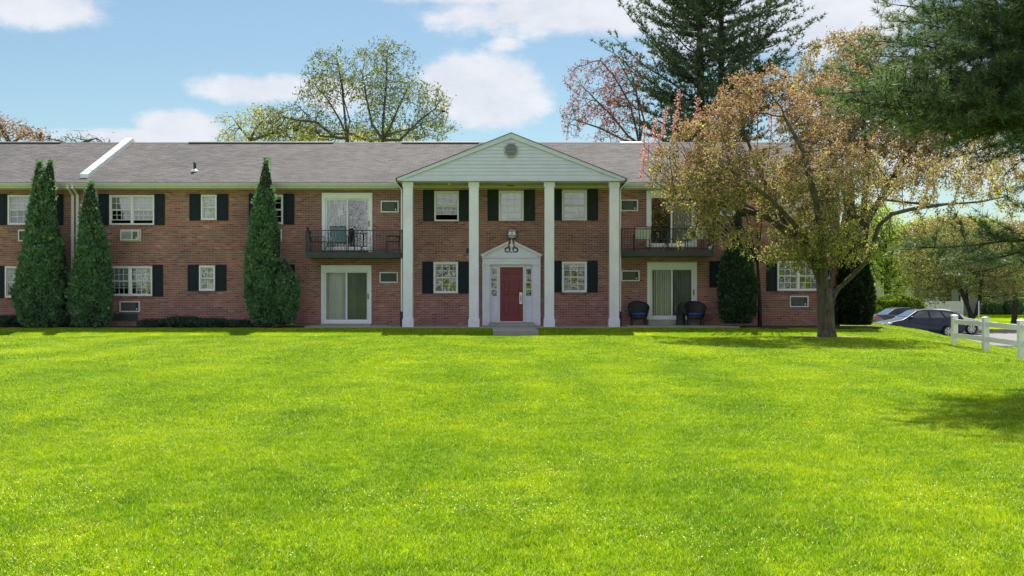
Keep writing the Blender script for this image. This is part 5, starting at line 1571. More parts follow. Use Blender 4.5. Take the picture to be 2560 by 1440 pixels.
far_tree('yellow_tree', 'low yellow green tree behind the roof left of the two thin trees', 620, (625, 350),
         [((600, 320), (585, 300)), ((640, 320), (670, 290)), ((660, 340), (720, 320))],
         [ell(600, 320, 50, 40, Yt, 2), ell(660, 310, 55, 50, Yt, 2), ell(720, 330, 80, 35, Yt, 2.2), ell(600, 350, 60, 30, Yt, 2)], 1100, 23, M['leaf_yellow'], .6, lsize=.14, per=5, tr=.14)
far_tree('yellow_tree', 'yellow green foliage showing at the foot of the taller thin tree', 925, (930, 352),
         [((900, 345), (880, 335)), ((960, 345), (990, 335))],
         [ell(900, 345, 55, 22, 68, 2), ell(985, 345, 60, 25, 68, 2), ell(790, 350, 60, 22, 68, 2)], 500, 24, M['leaf_yellow'], .7, lsize=.15, per=5, tr=.12, Y=68.0)
# red maple
M['bud_red'] = foliage('red_bud', [(0, (.16, .04, .045)), (.5, (.36, .075, .075)), (.85, (.46, .14, .10)), (1, (.26, .22, .10))], .4)
far_tree('red_maple_tree', 'bare branched red budding maple between the portico gable and the tall pine', 1600, (1598, 360),
         [((1590, 320), (1575, 260), (1535, 190), (1500, 150)), ((1600, 300), (1590, 220, 1), (1570, 160, 1)), ((1570, 340), (1530, 290, -.6), (1480, 240, -1)), ((1560, 350), (1500, 320, .8), (1440, 300, 1)), ((1610, 300), (1590, 230, -1), (1545, 150, -1))],
         [ell(1470, 200, 60, 50, 62, 2.2) + (1.4,), ell(1460, 290, 60, 50, 62, 2.2), ell(1530, 230, 70, 90, 62, 2.4), ell(1590, 220, 40, 90, 62, 2), ell(1440, 320, 40, 35, 62, 1.6), ell(1520, 320, 90, 40, 62, 2)], 1900, 25, M['bud_red'], .40, lsize=.13, per=5, tr=.11, Y=62.0, spread=.09, tip=.008)
# far left
M['leaf_rust'] = foliage('rusty_leaf', [(0, (.13, .06, .04)), (.5, (.30, .16, .11)), (1, (.40, .25, .18))], .45)
far_tree('rusty_tree', 'rusty brown crown showing over the roof at the far left edge', 20, (25, 360),
         [((10, 330), (0, 315)), ((50, 345), (80, 330))], [ell(10, 325, 60, 24, 58, 2), ell(60, 345, 60, 16, 58, 1.6), ell(-60, 310, 60, 40, 58, 2)], 700, 26, M['leaf_rust'], .8, per=6, Y=58.0, tr=.14)
far_tree('bare_tree', 'bare twigs of a tree just topping the roof left of the firewall', 180, (185, 365),
         [((150, 352), (120, 346)), ((220, 352), (240, 346))], [ell(180, 356, 90, 12, 60, 2), ell(240, 354, 30, 8, 60, 2)], 260, 27, M['leaf_bronze_far'], .3, per=2, Y=60.0, tr=.12)
# trees beyond the lot
M['leaf_light'] = foliage('light_green_leaf', [(0, (.12, .19, .035)), (.5, (.32, .44, .07)), (1, (.54, .60, .10))], .55, clump=.4, clumps=.5)
for (nm, lab, px, Y, els, nA, sd, lm, kp) in (
    ('green_tree', 'light green tree beyond the lot, just right of the dark arborvitae', 2215, 84, [ell(2215, 620, 60, 90, 84, 3), ell(2240, 690, 50, 50, 84, 2.5), ell(2180, 560, 60, 60, 84, 2.5)], 1500, 31, M['leaf_light'], 1),
    ('green_tree', 'light green tree beyond the lot standing left of the bronze crown above the white enclosure', 2290, 90, [ell(2290, 640, 60, 80, 90, 3), ell(2320, 590, 50, 50, 90, 3)], 1200, 32, M['leaf_light'], .9),
    ('green_tree', 'broad sunlit yellow green tree filling the gap above the white enclosure', 2400, 96, [ell(2400, 600, 110, 60, 96, 4), ell(2500, 620, 80, 60, 96, 4), ell(2300, 610, 60, 60, 96, 3)], 1700, 38, M['leaf_light'], 1),
    ('green_tree', 'tall green tree far beyond the grey building', 2440, 118, [ell(2440, 600, 90, 60, 118, 5), ell(2360, 620, 70, 50, 118, 4)], 1100, 33, M['leaf_light'], .9),
    ('bronze_tree', 'rusty crowned tree beyond the lot at the right edge above the fence', 2535, 76, [ell(2530, 610, 75, 60, 76, 3), ell(2560, 680, 60, 50, 76, 3), ell(2480, 650, 50, 40, 76, 2.5)], 1500, 34, M['leaf_bronze_far'], 1),
    ('bronze_tree', 'bronze crowned tree behind the light green trees beyond the enclosure', 2370, 82, [ell(2370, 590, 80, 50, 82, 3), ell(2300, 600, 50, 40, 82, 3)], 1300, 35, M['leaf_bronze_far'], 1)):
    x0 = (px - CX) * Y / F; zg = float(ground(x0, Y)); top_ = HCAM + (CY - 690) * Y / F
    tree(nm, lab, 'tree', (x0, Y, zg), [(limb([(x0, Y, zg), (x0 + .1, Y, zg + 1.4), (x0, Y, max(zg + 2.2, top_))]), None, 0)], els, nA * 2, .34, sd, M['bark_dark'], lm, .19, 7, .22, tip=.014, trunk_r=.2, leaf_r=.035, di=3.2, dk=.30, keep=kp, group='trees beyond the parking lot')
# forked crabapple right of the cars
Yf = 66.5
fb = ((2428 - CX) * Yf / F, Yf, -1.2)
fl_ = [(limb([fb, (fb[0], Yf, -.55)]), None, 0)]; kf = len(fl_[0][0])
fl_.append((L(Yf, (2425, 780), (2405, 730), (2385, 690, .4), (2350, 650, .5)), 0, kf - 1))
fl_.append((L(Yf, (2440, 785), (2450, 745, -.3), (2452, 700, -.3), (2470, 650, -.5)), 0, kf - 1))
fl_.append((L(Yf, (2420, 770), (2415, 720, .5), (2430, 660, .8)), 0, kf - 1))
M['leaf_olive'] = foliage('olive_leaf', [(0, (.06, .08, .025)), (.4, (.17, .20, .055)), (.75, (.28, .28, .09)), (1, (.42, .48, .10))], .45, clump=.4, clumps=.7)
tree('crabapple_tree', 'smaller forked crabapple with olive crown standing beyond the cars behind the white fence', 'tree', fb, fl_,
     [ell(2350, 650, 110, 80, Yf, 3), ell(2470, 660, 100, 90, Yf, 3), ell(2400, 600, 90, 50, Yf, 2.5), ell(2330, 720, 60, 40, Yf, 2), ell(2490, 725, 60, 35, Yf, 2)], 6000, .26, 36, M['bark_dark'], M['leaf_olive'], .13, 7, .15, tip=.008, trunk_r=.2, leaf_r=.02, di=2.4, dk=.22)

# ------------------------------------------------------------------ pines
M['needle'] = foliage('pine_needle', [(0, (.022, .050, .034)), (.5, (.06, .115, .062)), (1, (.19, .27, .12))], .25, gloss=.05, clump=.3)
M['needle_near'] = foliage('near_pine_needle', [(0, (.012, .030, .018)), (.45, (.05, .10, .05)), (.75, (.14, .22, .10)), (1, (.30, .40, .20))], .4, gloss=.06, clump=.35, clumps=1.2)


def needles(P, D, length, width, per, g, cone=.75):
    n = len(P) * per
    p = np.repeat(P, per, 0); d = np.repeat(D, per, 0)
    v = d + g.normal(size=(n, 3)) * cone; v /= np.linalg.norm(v, axis=1)[:, None]
    s_ = np.cross(v, g.normal(size=(n, 3))); s_ /= np.linalg.norm(s_, axis=1)[:, None]
    ln = length * (.7 + .5 * g.random(n))[:, None]
    V = np.stack([p - s_ * width * .5, p + s_ * width * .5, p + v * ln + s_ * width * .1, p + v * ln - s_ * width * .1], 1).reshape(-1, 3)
    return V, np.arange(n * 4).reshape(-1, 4)


def pine(name, label, base, trunks, branches, seed, nm, tuft, twig_sp, tuft_sp, g_len, group=None, side=.42, droop=.25):
    """branches: (start, tip, sag) ; tuft = (length, width, count)"""
    g = np.random.default_rng(seed)
    e = empty(name, base, label, 'tree', group)
    tb_ = MB()
    for pts, r0, r1 in trunks:
        k = len(pts); tb_.tube(pts, [r0 + (r1 - r0) * i / (k - 1) for i in range(k)], 10)
    B('trunk', tb_, M['bark_dark'], e, origin=base, smooth=True)
    bm_ = MB(); TPp, TD = [], []
    for (s0, t0, sag) in branches:
        s0, t0 = Vector(s0), Vector(t0); ln = (t0 - s0).length
        n = 8; pts = []
        for i in range(n + 1):
            u = i / n; p = s0.lerp(t0, u); p.z += -sag * math.sin(math.pi * u) * ln
            p += Vector((g.normal(), g.normal(), g.normal() * .4)) * .015 * ln * (1 if 0 < i else 0); pts.append(p)
        bm_.tube(pts, [max(.012, .022 * ln * .5 * (1 - .85 * i / n)) for i in range(n + 1)], 5, cap=False)
        m_ = max(3, int(ln / twig_sp))
        for j in range(int(m_ * .14), m_ + 1):
            u = j / m_; q = u * n; i = min(int(q), n - 1); p = pts[i].lerp(pts[i + 1], q - i); d = (pts[i + 1] - pts[i]).normalized()
            tl_ = side * (1 - u * .75) * min(ln * .42, 1.9) * (.6 + .6 * g.random()) + .15
            sd_ = d.cross(Vector((0, 0, 1))).normalized() * (1 if j % 2 else -1)
            td = (d * .75 + sd_ * (.75 + .3 * g.random()) + Vector((0, 0, .15 + droop * g.normal()))).normalized()
            if j == m_: td = d
            tp = p + td * tl_
            bm_.tube([p, tp], [.010, .004], 3, cap=False)
            kk = max(2, int(tl_ / tuft_sp))
            for t_ in range(1, kk + 1):
                f_ = t_ / kk
                if f_ < .2: continue
                pp = p.lerp(tp, f_) + Vector(g.normal(size=3)) * .02
                TPp.append(tuple(pp)); TD.append(tuple((td + Vector((0, 0, .35))).normalized()))
                if g.random() < .55:
                    sdd = (td.cross(Vector((0, 0, 1))) * (1 if g.random() < .5 else -1) + td * .5 + Vector((0, 0, .3))).normalized()
                    pq = pp + sdd * g_len * (.5 + g.random()); TPp.append(tuple(pq)); TD.append(tuple(sdd))
    B('branch_wood', bm_, M['bark_dark'], e, origin=base, kind=None)
    V, Q = needles(np.array(TPp), np.array(TD), tuft[0], tuft[1], tuft[2], g)
    NB('needles', V, Q, nm, e, origin=base)
    print(name, 'tufts', len(TPp), 'quads', len(Q))
    return e


# tall white pine behind the building, two stems
g3 = np.random.default_rng(44)
Yp = 62.0
xa_, xb_ = (1752 - CX) * Yp / F, (1808 - CX) * Yp / F
br = []
for (xc, yc, side_) in ((xa_, Yp, -1), (xb_, Yp + .6, 1)):
    z_ = 8.3
    while z_ < 26.5:
        u = (z_ - 8) / 19
        for k in range(4):
            az_ = g3.uniform(0, 2 * math.pi)
            dirx = math.cos(az_)
            ln = (5.0 if u < .5 else 5.0 * (1 - (u - .5) * 1.5)) * g3.uniform(.55, 1.05)
            if dirx * side_ > 0: ln *= 1.08
            else: ln *= .7
            rise = .12 + .75 * u + g3.uniform(-.12, .12)
            s0 = (xc, yc, z_ + g3.uniform(-.2, .2)); t0 = (xc + dirx * ln, yc + math.sin(az_) * ln * .8, s0[2] + ln * rise)
            br.append((s0, t0, .06))
        z_ += g3.uniform(.42, .72)
for (tx_, ty_, xs_, z0_) in ((1512, 108, xa_, 11.6), (1528, 95, xa_, 12.4), (1556, 12, xa_, 13.3), (1600, 215, xa_, 11.6), (1610, 270, xa_, 9.7), (1600, 300, xa_, 9.2), (2003, 82, xb_, 12.4), (1985, 8, xb_, 13.6), (1960, 185, xb_, 11.4), (1905, 60, xb_, 14), (1640, 60, xa_, 13.5), (1585, 40, xa_, 13)):
    t_ = wp(tx_, ty_, Yp); br.append(((xs_, Yp, z0_), (t_[0], Yp + g3.uniform(-1, 1), t_[1]), .05))
pine('white_pine_tree', 'very tall two stemmed pine standing behind the right wing, its top out of view', ((xa_ + xb_) / 2, Yp, 0),
     [([(xa_ + .3, Yp, -.5), (xa_ + .1, Yp, 6), (xa_, Yp, 12), (xa_ - .1, Yp, 19), (xa_, Yp, 27)], .42, .06), ([(xb_ - .2, Yp + .3, -.5), (xb_, Yp + .6, 8), (xb_, Yp + .6, 16), (xb_ + .1, Yp + .6, 28)], .36, .06)],
     br, 45, M['needle'], (.23, .050, 9), .30, .19, .22, side=.85)
# near pine at the right edge, trunk outside the frame
g3 = np.random.default_rng(46)
Yn = 16.6
xn = 9.9
tips = [(2125, 225), (2140, 262), (2150, 190), (2185, 300), (2235, 55), (2260, 15), (2225, 110), (2300, 335), (2340, 150), (2245, 140), (2400, 330), (2380, 300), (2300, 250), (2450, 335), (2330, 70), (2420, 180), (2200, 215), (2290, 190),
        (2280, -60), (2200, -140), (2350, -160), (2450, -220), (2380, -40), (2480, 100), (2500, 260), (2270, -220), (2460, 20), (2350, 230), (2170, 250), (2260, 300), (2310, 110), (2360, 20), (2380, 90), (2420, 260), (2450, 60), (2480, 200), (2500, 320), (2340, 290), (2210, 270), (2400, 140), (2290, 240), (2500, 10)]
br = []
for i, (tx_, ty_) in enumerate(tips):
    yy = Yn + ((i * 37) % 100 / 100 - .5) * 3.6
    t_ = wp(tx_, ty_, yy)
    br.append(((xn, Yn, t_[1] + .1 + g3.uniform(-.5, .4)), (t_[0], yy, t_[1] + (.22 if ty_ > 280 else 0)), .02))
for (tx_, ty_, dy_) in ((2290, 620, -.3), (2440, 650, -.2), (2430, 680, .7)):
    t_ = wp(tx_, ty_, Yn + dy_); br.append(((xn, Yn, 2.15), (t_[0], Yn + dy_, t_[1]), -.02))
for k in range(14):   # away from the view, for a whole tree
    a_ = g3.uniform(-1.2, 1.2); zz = 3 + k * .55
    br.append(((xn, Yn, zz), (xn + 2.6 * math.cos(a_), Yn + 2.6 * math.sin(a_), zz + .5), .04))
pine('near_pine_tree', 'large near pine leaning in from the right edge with long dark green needles', (xn, Yn, float(ground(xn, Yn))),
     [([(xn, Yn, -.2), (xn, Yn, 4), (xn - .1, Yn, 8), (xn, Yn, 13)], .26, .05)], br, 47, M['needle_near'], (.13, .0085, 14), .11, .062, .10, side=.75, droop=.6)

# ------------------------------------------------------------------ arborvitae and shrubs
def arbor_mat(name, a, b_, c_): return foliage(name, [(0, a), (.55, b_), (1, c_)], .42, clump=.22, clumps=2.2, gloss=.04, hue2=(1.2, 1.25, .6))
M['arbor'] = arbor_mat('arborvitae_foliage', (.045, .105, .078), (.11, .235, .145), (.27, .40, .16))
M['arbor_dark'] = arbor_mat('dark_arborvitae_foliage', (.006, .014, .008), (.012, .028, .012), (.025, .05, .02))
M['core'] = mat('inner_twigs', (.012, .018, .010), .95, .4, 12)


def arborvitae(label, x, y, prof, n, seed, m_, size=.13, name='arborvitae', cat='evergreen', lobes=(), yscale=.85, group='arborvitae along the walls'):
    """prof: (z, radius, x offset); lobes: further (prof, dx, dy)"""
    g = np.random.default_rng(seed)
    zg = float(ground(x, y))
    e = empty(name, (x, y, zg), label, cat, group)
    VV, QQ, off_ = [], [], 0
    core = MB()
    for (pr, dx_, dy_, share) in [(prof, 0, 0, 1.0)] + list(lobes):
        pz = np.array([p[0] for p in pr]); prr = np.maximum(np.array([p[1] for p in pr]) - (.15 if size < .15 and group.startswith('arbor') else 0), .05); pxo = np.array([p[2] if len(p) > 2 else 0 for p in pr])
        N = int(n * share)
        # area-weighted heights
        zz = g.uniform(pz[0], pz[-1], N * 3); acc_ = g.random(N * 3) < (np.interp(zz, pz, prr) / prr.max() * .9 + .1); zz = zz[acc_][:N]; N = len(zz)
        th_ = g.uniform(0, 2 * np.pi, N)
        rr_ = np.interp(zz, pz, prr)
        ph = g.random(6) * 6.28
        lump = 1 + .08 * np.sin(th_ * 3 + zz * 2.1 + ph[0]) + .07 * np.sin(th_ * 5 - zz * 4.3 + ph[1]) + .05 * np.sin(th_ * 9 + zz * 7.1 + ph[2]) + .04 * np.sin(zz * 11 + th_ * 2 + ph[3])
        rad = rr_ * lump * (.78 + .26 * g.random(N) ** .6) + .13 * g.random(N) ** 4
        c = np.stack([x + dx_ + np.interp(zz, pz, pxo) + rad * np.cos(th_), y + dy_ + rad * np.sin(th_) * yscale, zg + zz], 1)
        out = np.stack([np.cos(th_), np.sin(th_), np.zeros(N)], 1)
        a = np.array([0, 0, 1.0])[None] * (.75 + .3 * g.random(N))[:, None] + out * (.35 + .4 * g.random(N))[:, None] + g.normal(size=(N, 3)) * .28
        a /= np.linalg.norm(a, axis=1)[:, None]
        b = np.cross(a, out + g.normal(size=(N, 3)) * .8); b /= np.linalg.norm(b, axis=1)[:, None]
        s_ = size * (.6 + .8 * g.random(N))[:, None] * np.clip(rr_ / .32, .5, 1)[:, None]
        # a spray of three blades
        for ang in (-.55, 0, .55):
            v = a * math.cos(ang) + b * math.sin(ang); wv = -a * math.sin(ang) + b * math.cos(ang)
            wv = wv * s_ * .13; vv = v * s_ * (1 if ang == 0 else .8)
            V = np.stack([c, c + vv * .5 + wv, c + vv, c + vv * .5 - wv], 1).reshape(-1, 3)
            VV.append(V); QQ.append(np.arange(len(V)).reshape(-1, 4) + off_); off_ += len(V)
        for i in range(len(pr) - 1):
            pass
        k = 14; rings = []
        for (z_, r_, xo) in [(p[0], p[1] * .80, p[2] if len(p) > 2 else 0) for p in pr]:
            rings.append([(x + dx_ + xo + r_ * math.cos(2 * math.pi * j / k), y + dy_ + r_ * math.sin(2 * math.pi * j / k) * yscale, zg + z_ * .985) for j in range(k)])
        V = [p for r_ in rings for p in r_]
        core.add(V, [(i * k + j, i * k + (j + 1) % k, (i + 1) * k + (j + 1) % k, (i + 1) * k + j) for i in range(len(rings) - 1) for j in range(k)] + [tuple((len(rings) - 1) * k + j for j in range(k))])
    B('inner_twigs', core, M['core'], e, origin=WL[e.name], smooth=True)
    NB('foliage', np.concatenate(VV), np.concatenate(QQ), m_, e, origin=WL[e.name])
    return e


def prof_px(base_px, Y, rows_):
    """rows (py, left px, right px) -> profile with offsets, from bottom to top"""
    s_ = F / Y; xc = (base_px - CX) / s_
    out = []
    for py, l, r_ in rows_:
        out.append((max(0.0, HCAM + (CY - py) / s_), (r_ - l) / 2 / s_, ((l + r_) / 2 - CX) / s_ - xc))
    return out


Ya = 38.9
arborvitae('tall broad arborvitae with two tips, nearest the left edge', (103 - CX) * Ya / F, Ya,
           prof_px(103, Ya, [(818, 60, 155), (790, 45, 163), (740, 37, 166), (690, 42, 164), (640, 50, 160), (590, 62, 150), (540, 70, 142), (490, 76, 138), (450, 80, 135), (425, 84, 118), (402, 92, 104)]), 17000, 61, M['arbor'],
           lobes=[(prof_px(103, Ya, [(560, 95, 140), (500, 98, 141), (450, 102, 138), (420, 108, 134), (399, 118, 128)]), 0, .1, .22), (prof_px(103, Ya, [(815, 110, 165), (720, 120, 168), (640, 128, 164), (600, 138, 156), (585, 144, 150)]), 0, .15, .25)])
arborvitae('slim pointed arborvitae right of the two white downspouts', (226 - CX) * Ya / F, Ya,
           prof_px(226, Ya, [(818, 185, 272), (780, 173, 280), (730, 172, 282), (690, 180, 280), (640, 188, 277), (600, 194, 266), (550, 198, 254), (500, 204, 248), (470, 212, 243), (452, 225, 233)]), 14000, 62, M['arbor'])
arborvitae('tallest arborvitae with a bulging right side, between the small windows and the left balcony', (672 - CX) * Ya / F, Ya,
           prof_px(672, Ya, [(812, 632, 720), (780, 622, 722), (730, 611, 715), (690, 608, 706), (650, 612, 700), (600, 620, 698), (550, 625, 692), (500, 632, 690), (450, 644, 684), (420, 652, 677), (394, 663, 668)]), 17000, 63, M['arbor'],
           lobes=[(prof_px(672, Ya, [(808, 680, 742), (770, 672, 750), (730, 676, 754), (690, 690, 744), (660, 700, 728), (645, 706, 716)]), 0, -.15, .35), (prof_px(672, Ya, [(640, 672, 704), (600, 676, 706), (570, 682, 700), (555, 686, 694)]), 0, -.1, .1)])
arborvitae('rounded dark arborvitae right of the right patio, its top among bronze leaves', (1842 - CX) * Ya / F, Ya,
           prof_px(1842, Ya, [(808, 1805, 1880), (780, 1796, 1890), (720, 1793, 1892), (680, 1798, 1888), (640, 1808, 1878), (610, 1820, 1868), (570, 1832, 1858), (520, 1838, 1854), (470, 1843, 1850)]), 12000, 64, arbor_mat('deep_arborvitae_foliage', (.016, .045, .030), (.035, .085, .048), (.08, .16, .07)))
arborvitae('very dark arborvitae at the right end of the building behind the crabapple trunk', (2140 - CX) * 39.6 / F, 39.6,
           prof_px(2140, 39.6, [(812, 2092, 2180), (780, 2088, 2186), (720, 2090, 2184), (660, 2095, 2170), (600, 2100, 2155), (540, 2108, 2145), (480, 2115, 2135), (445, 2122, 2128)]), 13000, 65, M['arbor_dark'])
M['juniper'] = arbor_mat('juniper_foliage', (.022, .045, .038), (.055, .10, .08), (.12, .18, .13))
def mound(label, px0, px1, Y, h, seed, m_, n=1700, cat='shrub', name='juniper_shrub', group='low shrubs in the left bed', zoff=0):
    x0, x1 = (px0 - CX) * Y / F, (px1 - CX) * Y / F; r_ = (x1 - x0) / 2
    return arborvitae(label, (x0 + x1) / 2, Y, [(0, r_ * .9), (h * .4, r_), (h * .75, r_ * .75), (h, r_ * .25)], n, seed, m_, .14, name, cat, yscale=min(1, .55 / r_), group=group)
for i, (a, b, hh, lab) in enumerate(((356, 422, .24, 'low dark juniper at the left end of the hedge row'), (424, 498, .36, 'low dark juniper second from the left in the hedge row'), (496, 566, .28, 'low dark juniper below the small lower window'),
                                (568, 622, .22, 'low dark juniper touching the tallest arborvitae'), (-40, 52, .38, 'low dark juniper at the left edge of the photo'), )):
    mound(lab, a, b, 39.05, hh, 70 + i, M['juniper'])
# light shrub beyond the lot
M['hedge'] = foliage('hedge_leaf', [(0, (.05, .10, .02)), (.5, (.12, .20, .03)), (1, (.24, .32, .05))], .4)
arborvitae('light green clipped shrub mass beyond the cars left of the white enclosure', (2240 - CX) * 76 / F, 76, [(0, 1.7), (.8, 1.9), (1.6, 1.6), (2.0, .7)], 7000, 81, M['hedge'], .2, 'far_shrub', 'shrub', group='shrubs beyond the parking lot', yscale=.6)
arborvitae('dark rounded shrub against the grey far building', (2530 - CX) * 98.8 / F, 98.8, [(0, .8), (.6, .9), (1.2, .5)], 2500, 82, M['arbor'], .2, 'far_shrub', 'shrub', group='shrubs beyond the parking lot')
arborvitae('second dark shrub against the grey far building, left of its neighbour', (2480 - CX) * 98.8 / F, 98.8, [(0, .7), (.5, .8), (1.0, .4)], 2500, 83, M['arbor'], .2, 'far_shrub', 'shrub', group='shrubs beyond the parking lot')
# hostas
M['hosta'] = foliage('hosta_leaf', [(0, (.10, .18, .06)), (.6, (.22, .32, .14)), (1, (.45, .50, .34))], .4)
for k, (px_, lab) in enumerate(((692, 'variegated hosta clump at the foot of the tallest arborvitae, left of its twin'), (730, 'variegated hosta clump right of its twin near the patio end of the bed'))):
    Yh = 38.45; hx = (px_ - CX) * Yh / F
    he = empty('hosta_plant', (hx, Yh, float(ground(hx, Yh)) + .02), lab, 'plant', 'hostas in the left bed')
    g = np.random.default_rng(90 + k)
    for i in range(22):
        a, ln, el_ = g.uniform(0, 6.28), g.uniform(.16, .30), g.uniform(.25, 1.0)
        d = Vector((math.cos(a) * math.cos(el_), math.sin(a) * math.cos(el_), math.sin(el_))); s_ = Vector((-math.sin(a), math.cos(a), 0)) * ln * .28
        c = WL[he.name]; p1 = c + d * ln * .55 + Vector((0, 0, .02)); p2 = c + d * ln - Vector((0, 0, ln * .2))
        B('leaf', MB().add([c, p1 + s_, p2, p1 - s_, p1 - Vector((0, 0, .015))], [(0, 1, 4), (1, 2, 4), (2, 3, 4), (3, 0, 4)]), M['hosta'], he, origin=c)

# bare soil under the crabapple
sp = []
for i in range(26):
    t = 2 * math.pi * i / 26; rr = 1 + .25 * math.sin(3 * t + 1) + .12 * math.sin(7 * t)
    sp.append((b0[0] + 1.15 * rr * math.cos(t), CYd + .55 * rr * math.sin(t) + .25))
V = [(b0[0], CYd + .25, float(ground(b0[0], CYd)) + .012)] + [(p[0], p[1], float(ground(*p)) + .012) for p in sp]
B('bare_soil', MB().add(V, [(0, i + 1, (i + 1) % 26 + 1) for i in range(26)]), M['soil'], kind='structure')

# woods across the lawn (mirrored in the windows) and beyond the buildings
g = np.random.default_rng(50)
A = fill([(0, 0, 8, 5.5, 4, 5.0), (2, 0, 6, 5, 4, 3)], 2200, g)
P, par = colonize([(limb([(0, 0, 0), (0, 0, 2.6)]), None, 0)], A, .42, 4, .36, g, up=.15)
r_ = radii(P, par, .013); V0, Q0 = skin(P, par, r_)
VV, QQ, o_ = [], [], 0
for (xx, yy, rz_, sc) in ((-7, -34, 0, 1), (4.5, -37, 1.2, .9), (15, -35, 2.6, 1.1), (-20, -38, 4, 1.05), (28, -36, 5, .95), (-34, -40, 2, 1)):
    c_, s_ = math.cos(rz_), math.sin(rz_)
    V = np.stack([(V0[:, 0] * c_ - V0[:, 1] * s_) * sc + xx, (V0[:, 0] * s_ + V0[:, 1] * c_) * sc + yy, V0[:, 2] * sc - .05], 1)
    VV.append(V); QQ.append(Q0 + o_); o_ += len(V)
NB('bare_woods', np.concatenate(VV), np.concatenate(QQ), M['bark_grey'], smooth=True, label='bare shade trees standing across the lawn behind the viewer', cat='woods', kind='stuff')
M['woods'] = foliage('woods_foliage', [(0, (.04, .06, .02)), (.5, (.12, .17, .045)), (1, (.26, .28, .08))], .45, clump=.5, clumps=.3)
def woods(x0, x1, y, h, n, label, seed, size=.5):
    g = np.random.default_rng(seed)
    es = []; x = x0
    while x < x1:
        r_ = g.uniform(2.5, 4.5); hh = h * g.uniform(.6, 1.1); es.append((x, y + g.uniform(-3, 3), hh * .48, r_, 3.0, hh * .52)); x += r_ * 1.25
    C = fill(es, n, g, 3); C = C[C[:, 2] > -.5]
    V, Q = leaves(C, size, g, 2, .5)
    NB('distant_woods', V, Q, M['woods'], label=label, cat='woods', kind='stuff')
woods(-75, 75, -47, 7.5, 9000, 'line of leafy trees across the lawn behind the viewer', 51)
woods(-140, 150, 150, 9.0, 14000, 'distant line of woods beyond the apartment buildings', 52, .7)

# ------------------------------------------------------------------ grass
def blade_patch(size, n, h, w_, g, name, clover=0):
    x = g.uniform(-size / 2, size / 2, n); y = g.uniform(-size / 2, size / 2, n)
    a = g.uniform(0, 2 * np.pi, n); hh = h * (.55 + .7 * g.random(n)); lean = hh * g.uniform(.2, 1.5, n); la = g.uniform(0, 2 * np.pi, n)
    sx, sy = np.cos(a) * w_ / 2, np.sin(a) * w_ / 2
    lx, ly = np.cos(la) * lean, np.sin(la) * lean
    z0 = np.zeros(n)
    V = np.stack([np.stack([x - sx, y - sy, z0 - .005], 1), np.stack([x + sx, y + sy, z0 - .005], 1),
                  np.stack([x + sx * .8 + lx * .35, y + sy * .8 + ly * .35, hh * .6], 1), np.stack([x - sx * .8 + lx * .35, y - sy * .8 + ly * .35, hh * .6], 1),
                  np.stack([x + lx, y + ly, hh], 1)], 1).reshape(-1, 3)
    b = (np.arange(n) * 5)[:, None]
    me = bpy.data.meshes.new(name)
    Q = (b + np.array([[0, 1, 2, 3]])); T = b + np.array([[3, 2, 4]])
    V = V.astype(np.float32)
    extra = []
    if clover:
        cx = g.uniform(-size / 2, size / 2, clover); cy = g.uniform(-size / 2, size / 2, clover); cz = g.uniform(.5, 1.0, clover) * h
        r_ = g.uniform(.003, .006, clover); t = g.uniform(0, 6.28, clover); tl_ = g.normal(size=(clover, 2)) * .4
        c = np.stack([cx, cy, cz], 1)
        u = np.stack([np.cos(t), np.sin(t), tl_[:, 0]], 1) * r_[:, None]; v = np.stack([-np.sin(t), np.cos(t), tl_[:, 1]], 1) * r_[:, None]
        CV = np.stack([c - u, c - v, c + u, c + v], 1).reshape(-1, 3)
        extra = (np.arange(clover)[:, None] * 4 + np.arange(4)[None]) + len(V)
        V = np.concatenate([V, CV.astype(np.float32)])
    idx = [Q.reshape(-1), T.reshape(-1)] + ([extra.reshape(-1)] if clover else [])
    cnt = np.concatenate([np.full(n, 4), np.full(n, 3)] + ([np.full(clover, 4)] if clover else []))
    idx = np.concatenate(idx).astype(np.int32)
    me.vertices.add(len(V)); me.vertices.foreach_set('co', V.reshape(-1))
    me.loops.add(len(idx)); me.loops.foreach_set('vertex_index', idx)
    me.polygons.add(len(cnt)); me.polygons.foreach_set('loop_start', np.concatenate([[0], np.cumsum(cnt)[:-1]]).astype(np.int32)); me.polygons.foreach_set('loop_total', cnt.astype(np.int32))
    me.update(calc_edges=True); me.materials.append(M['blade'])
    if clover:
        me.materials.append(M['weed']); mi = np.zeros(len(cnt), dtype=np.int32); mi[-clover:] = 1; me.polygons.foreach_set('material_index', mi)
    return bpy.data.objects.new(name, me)


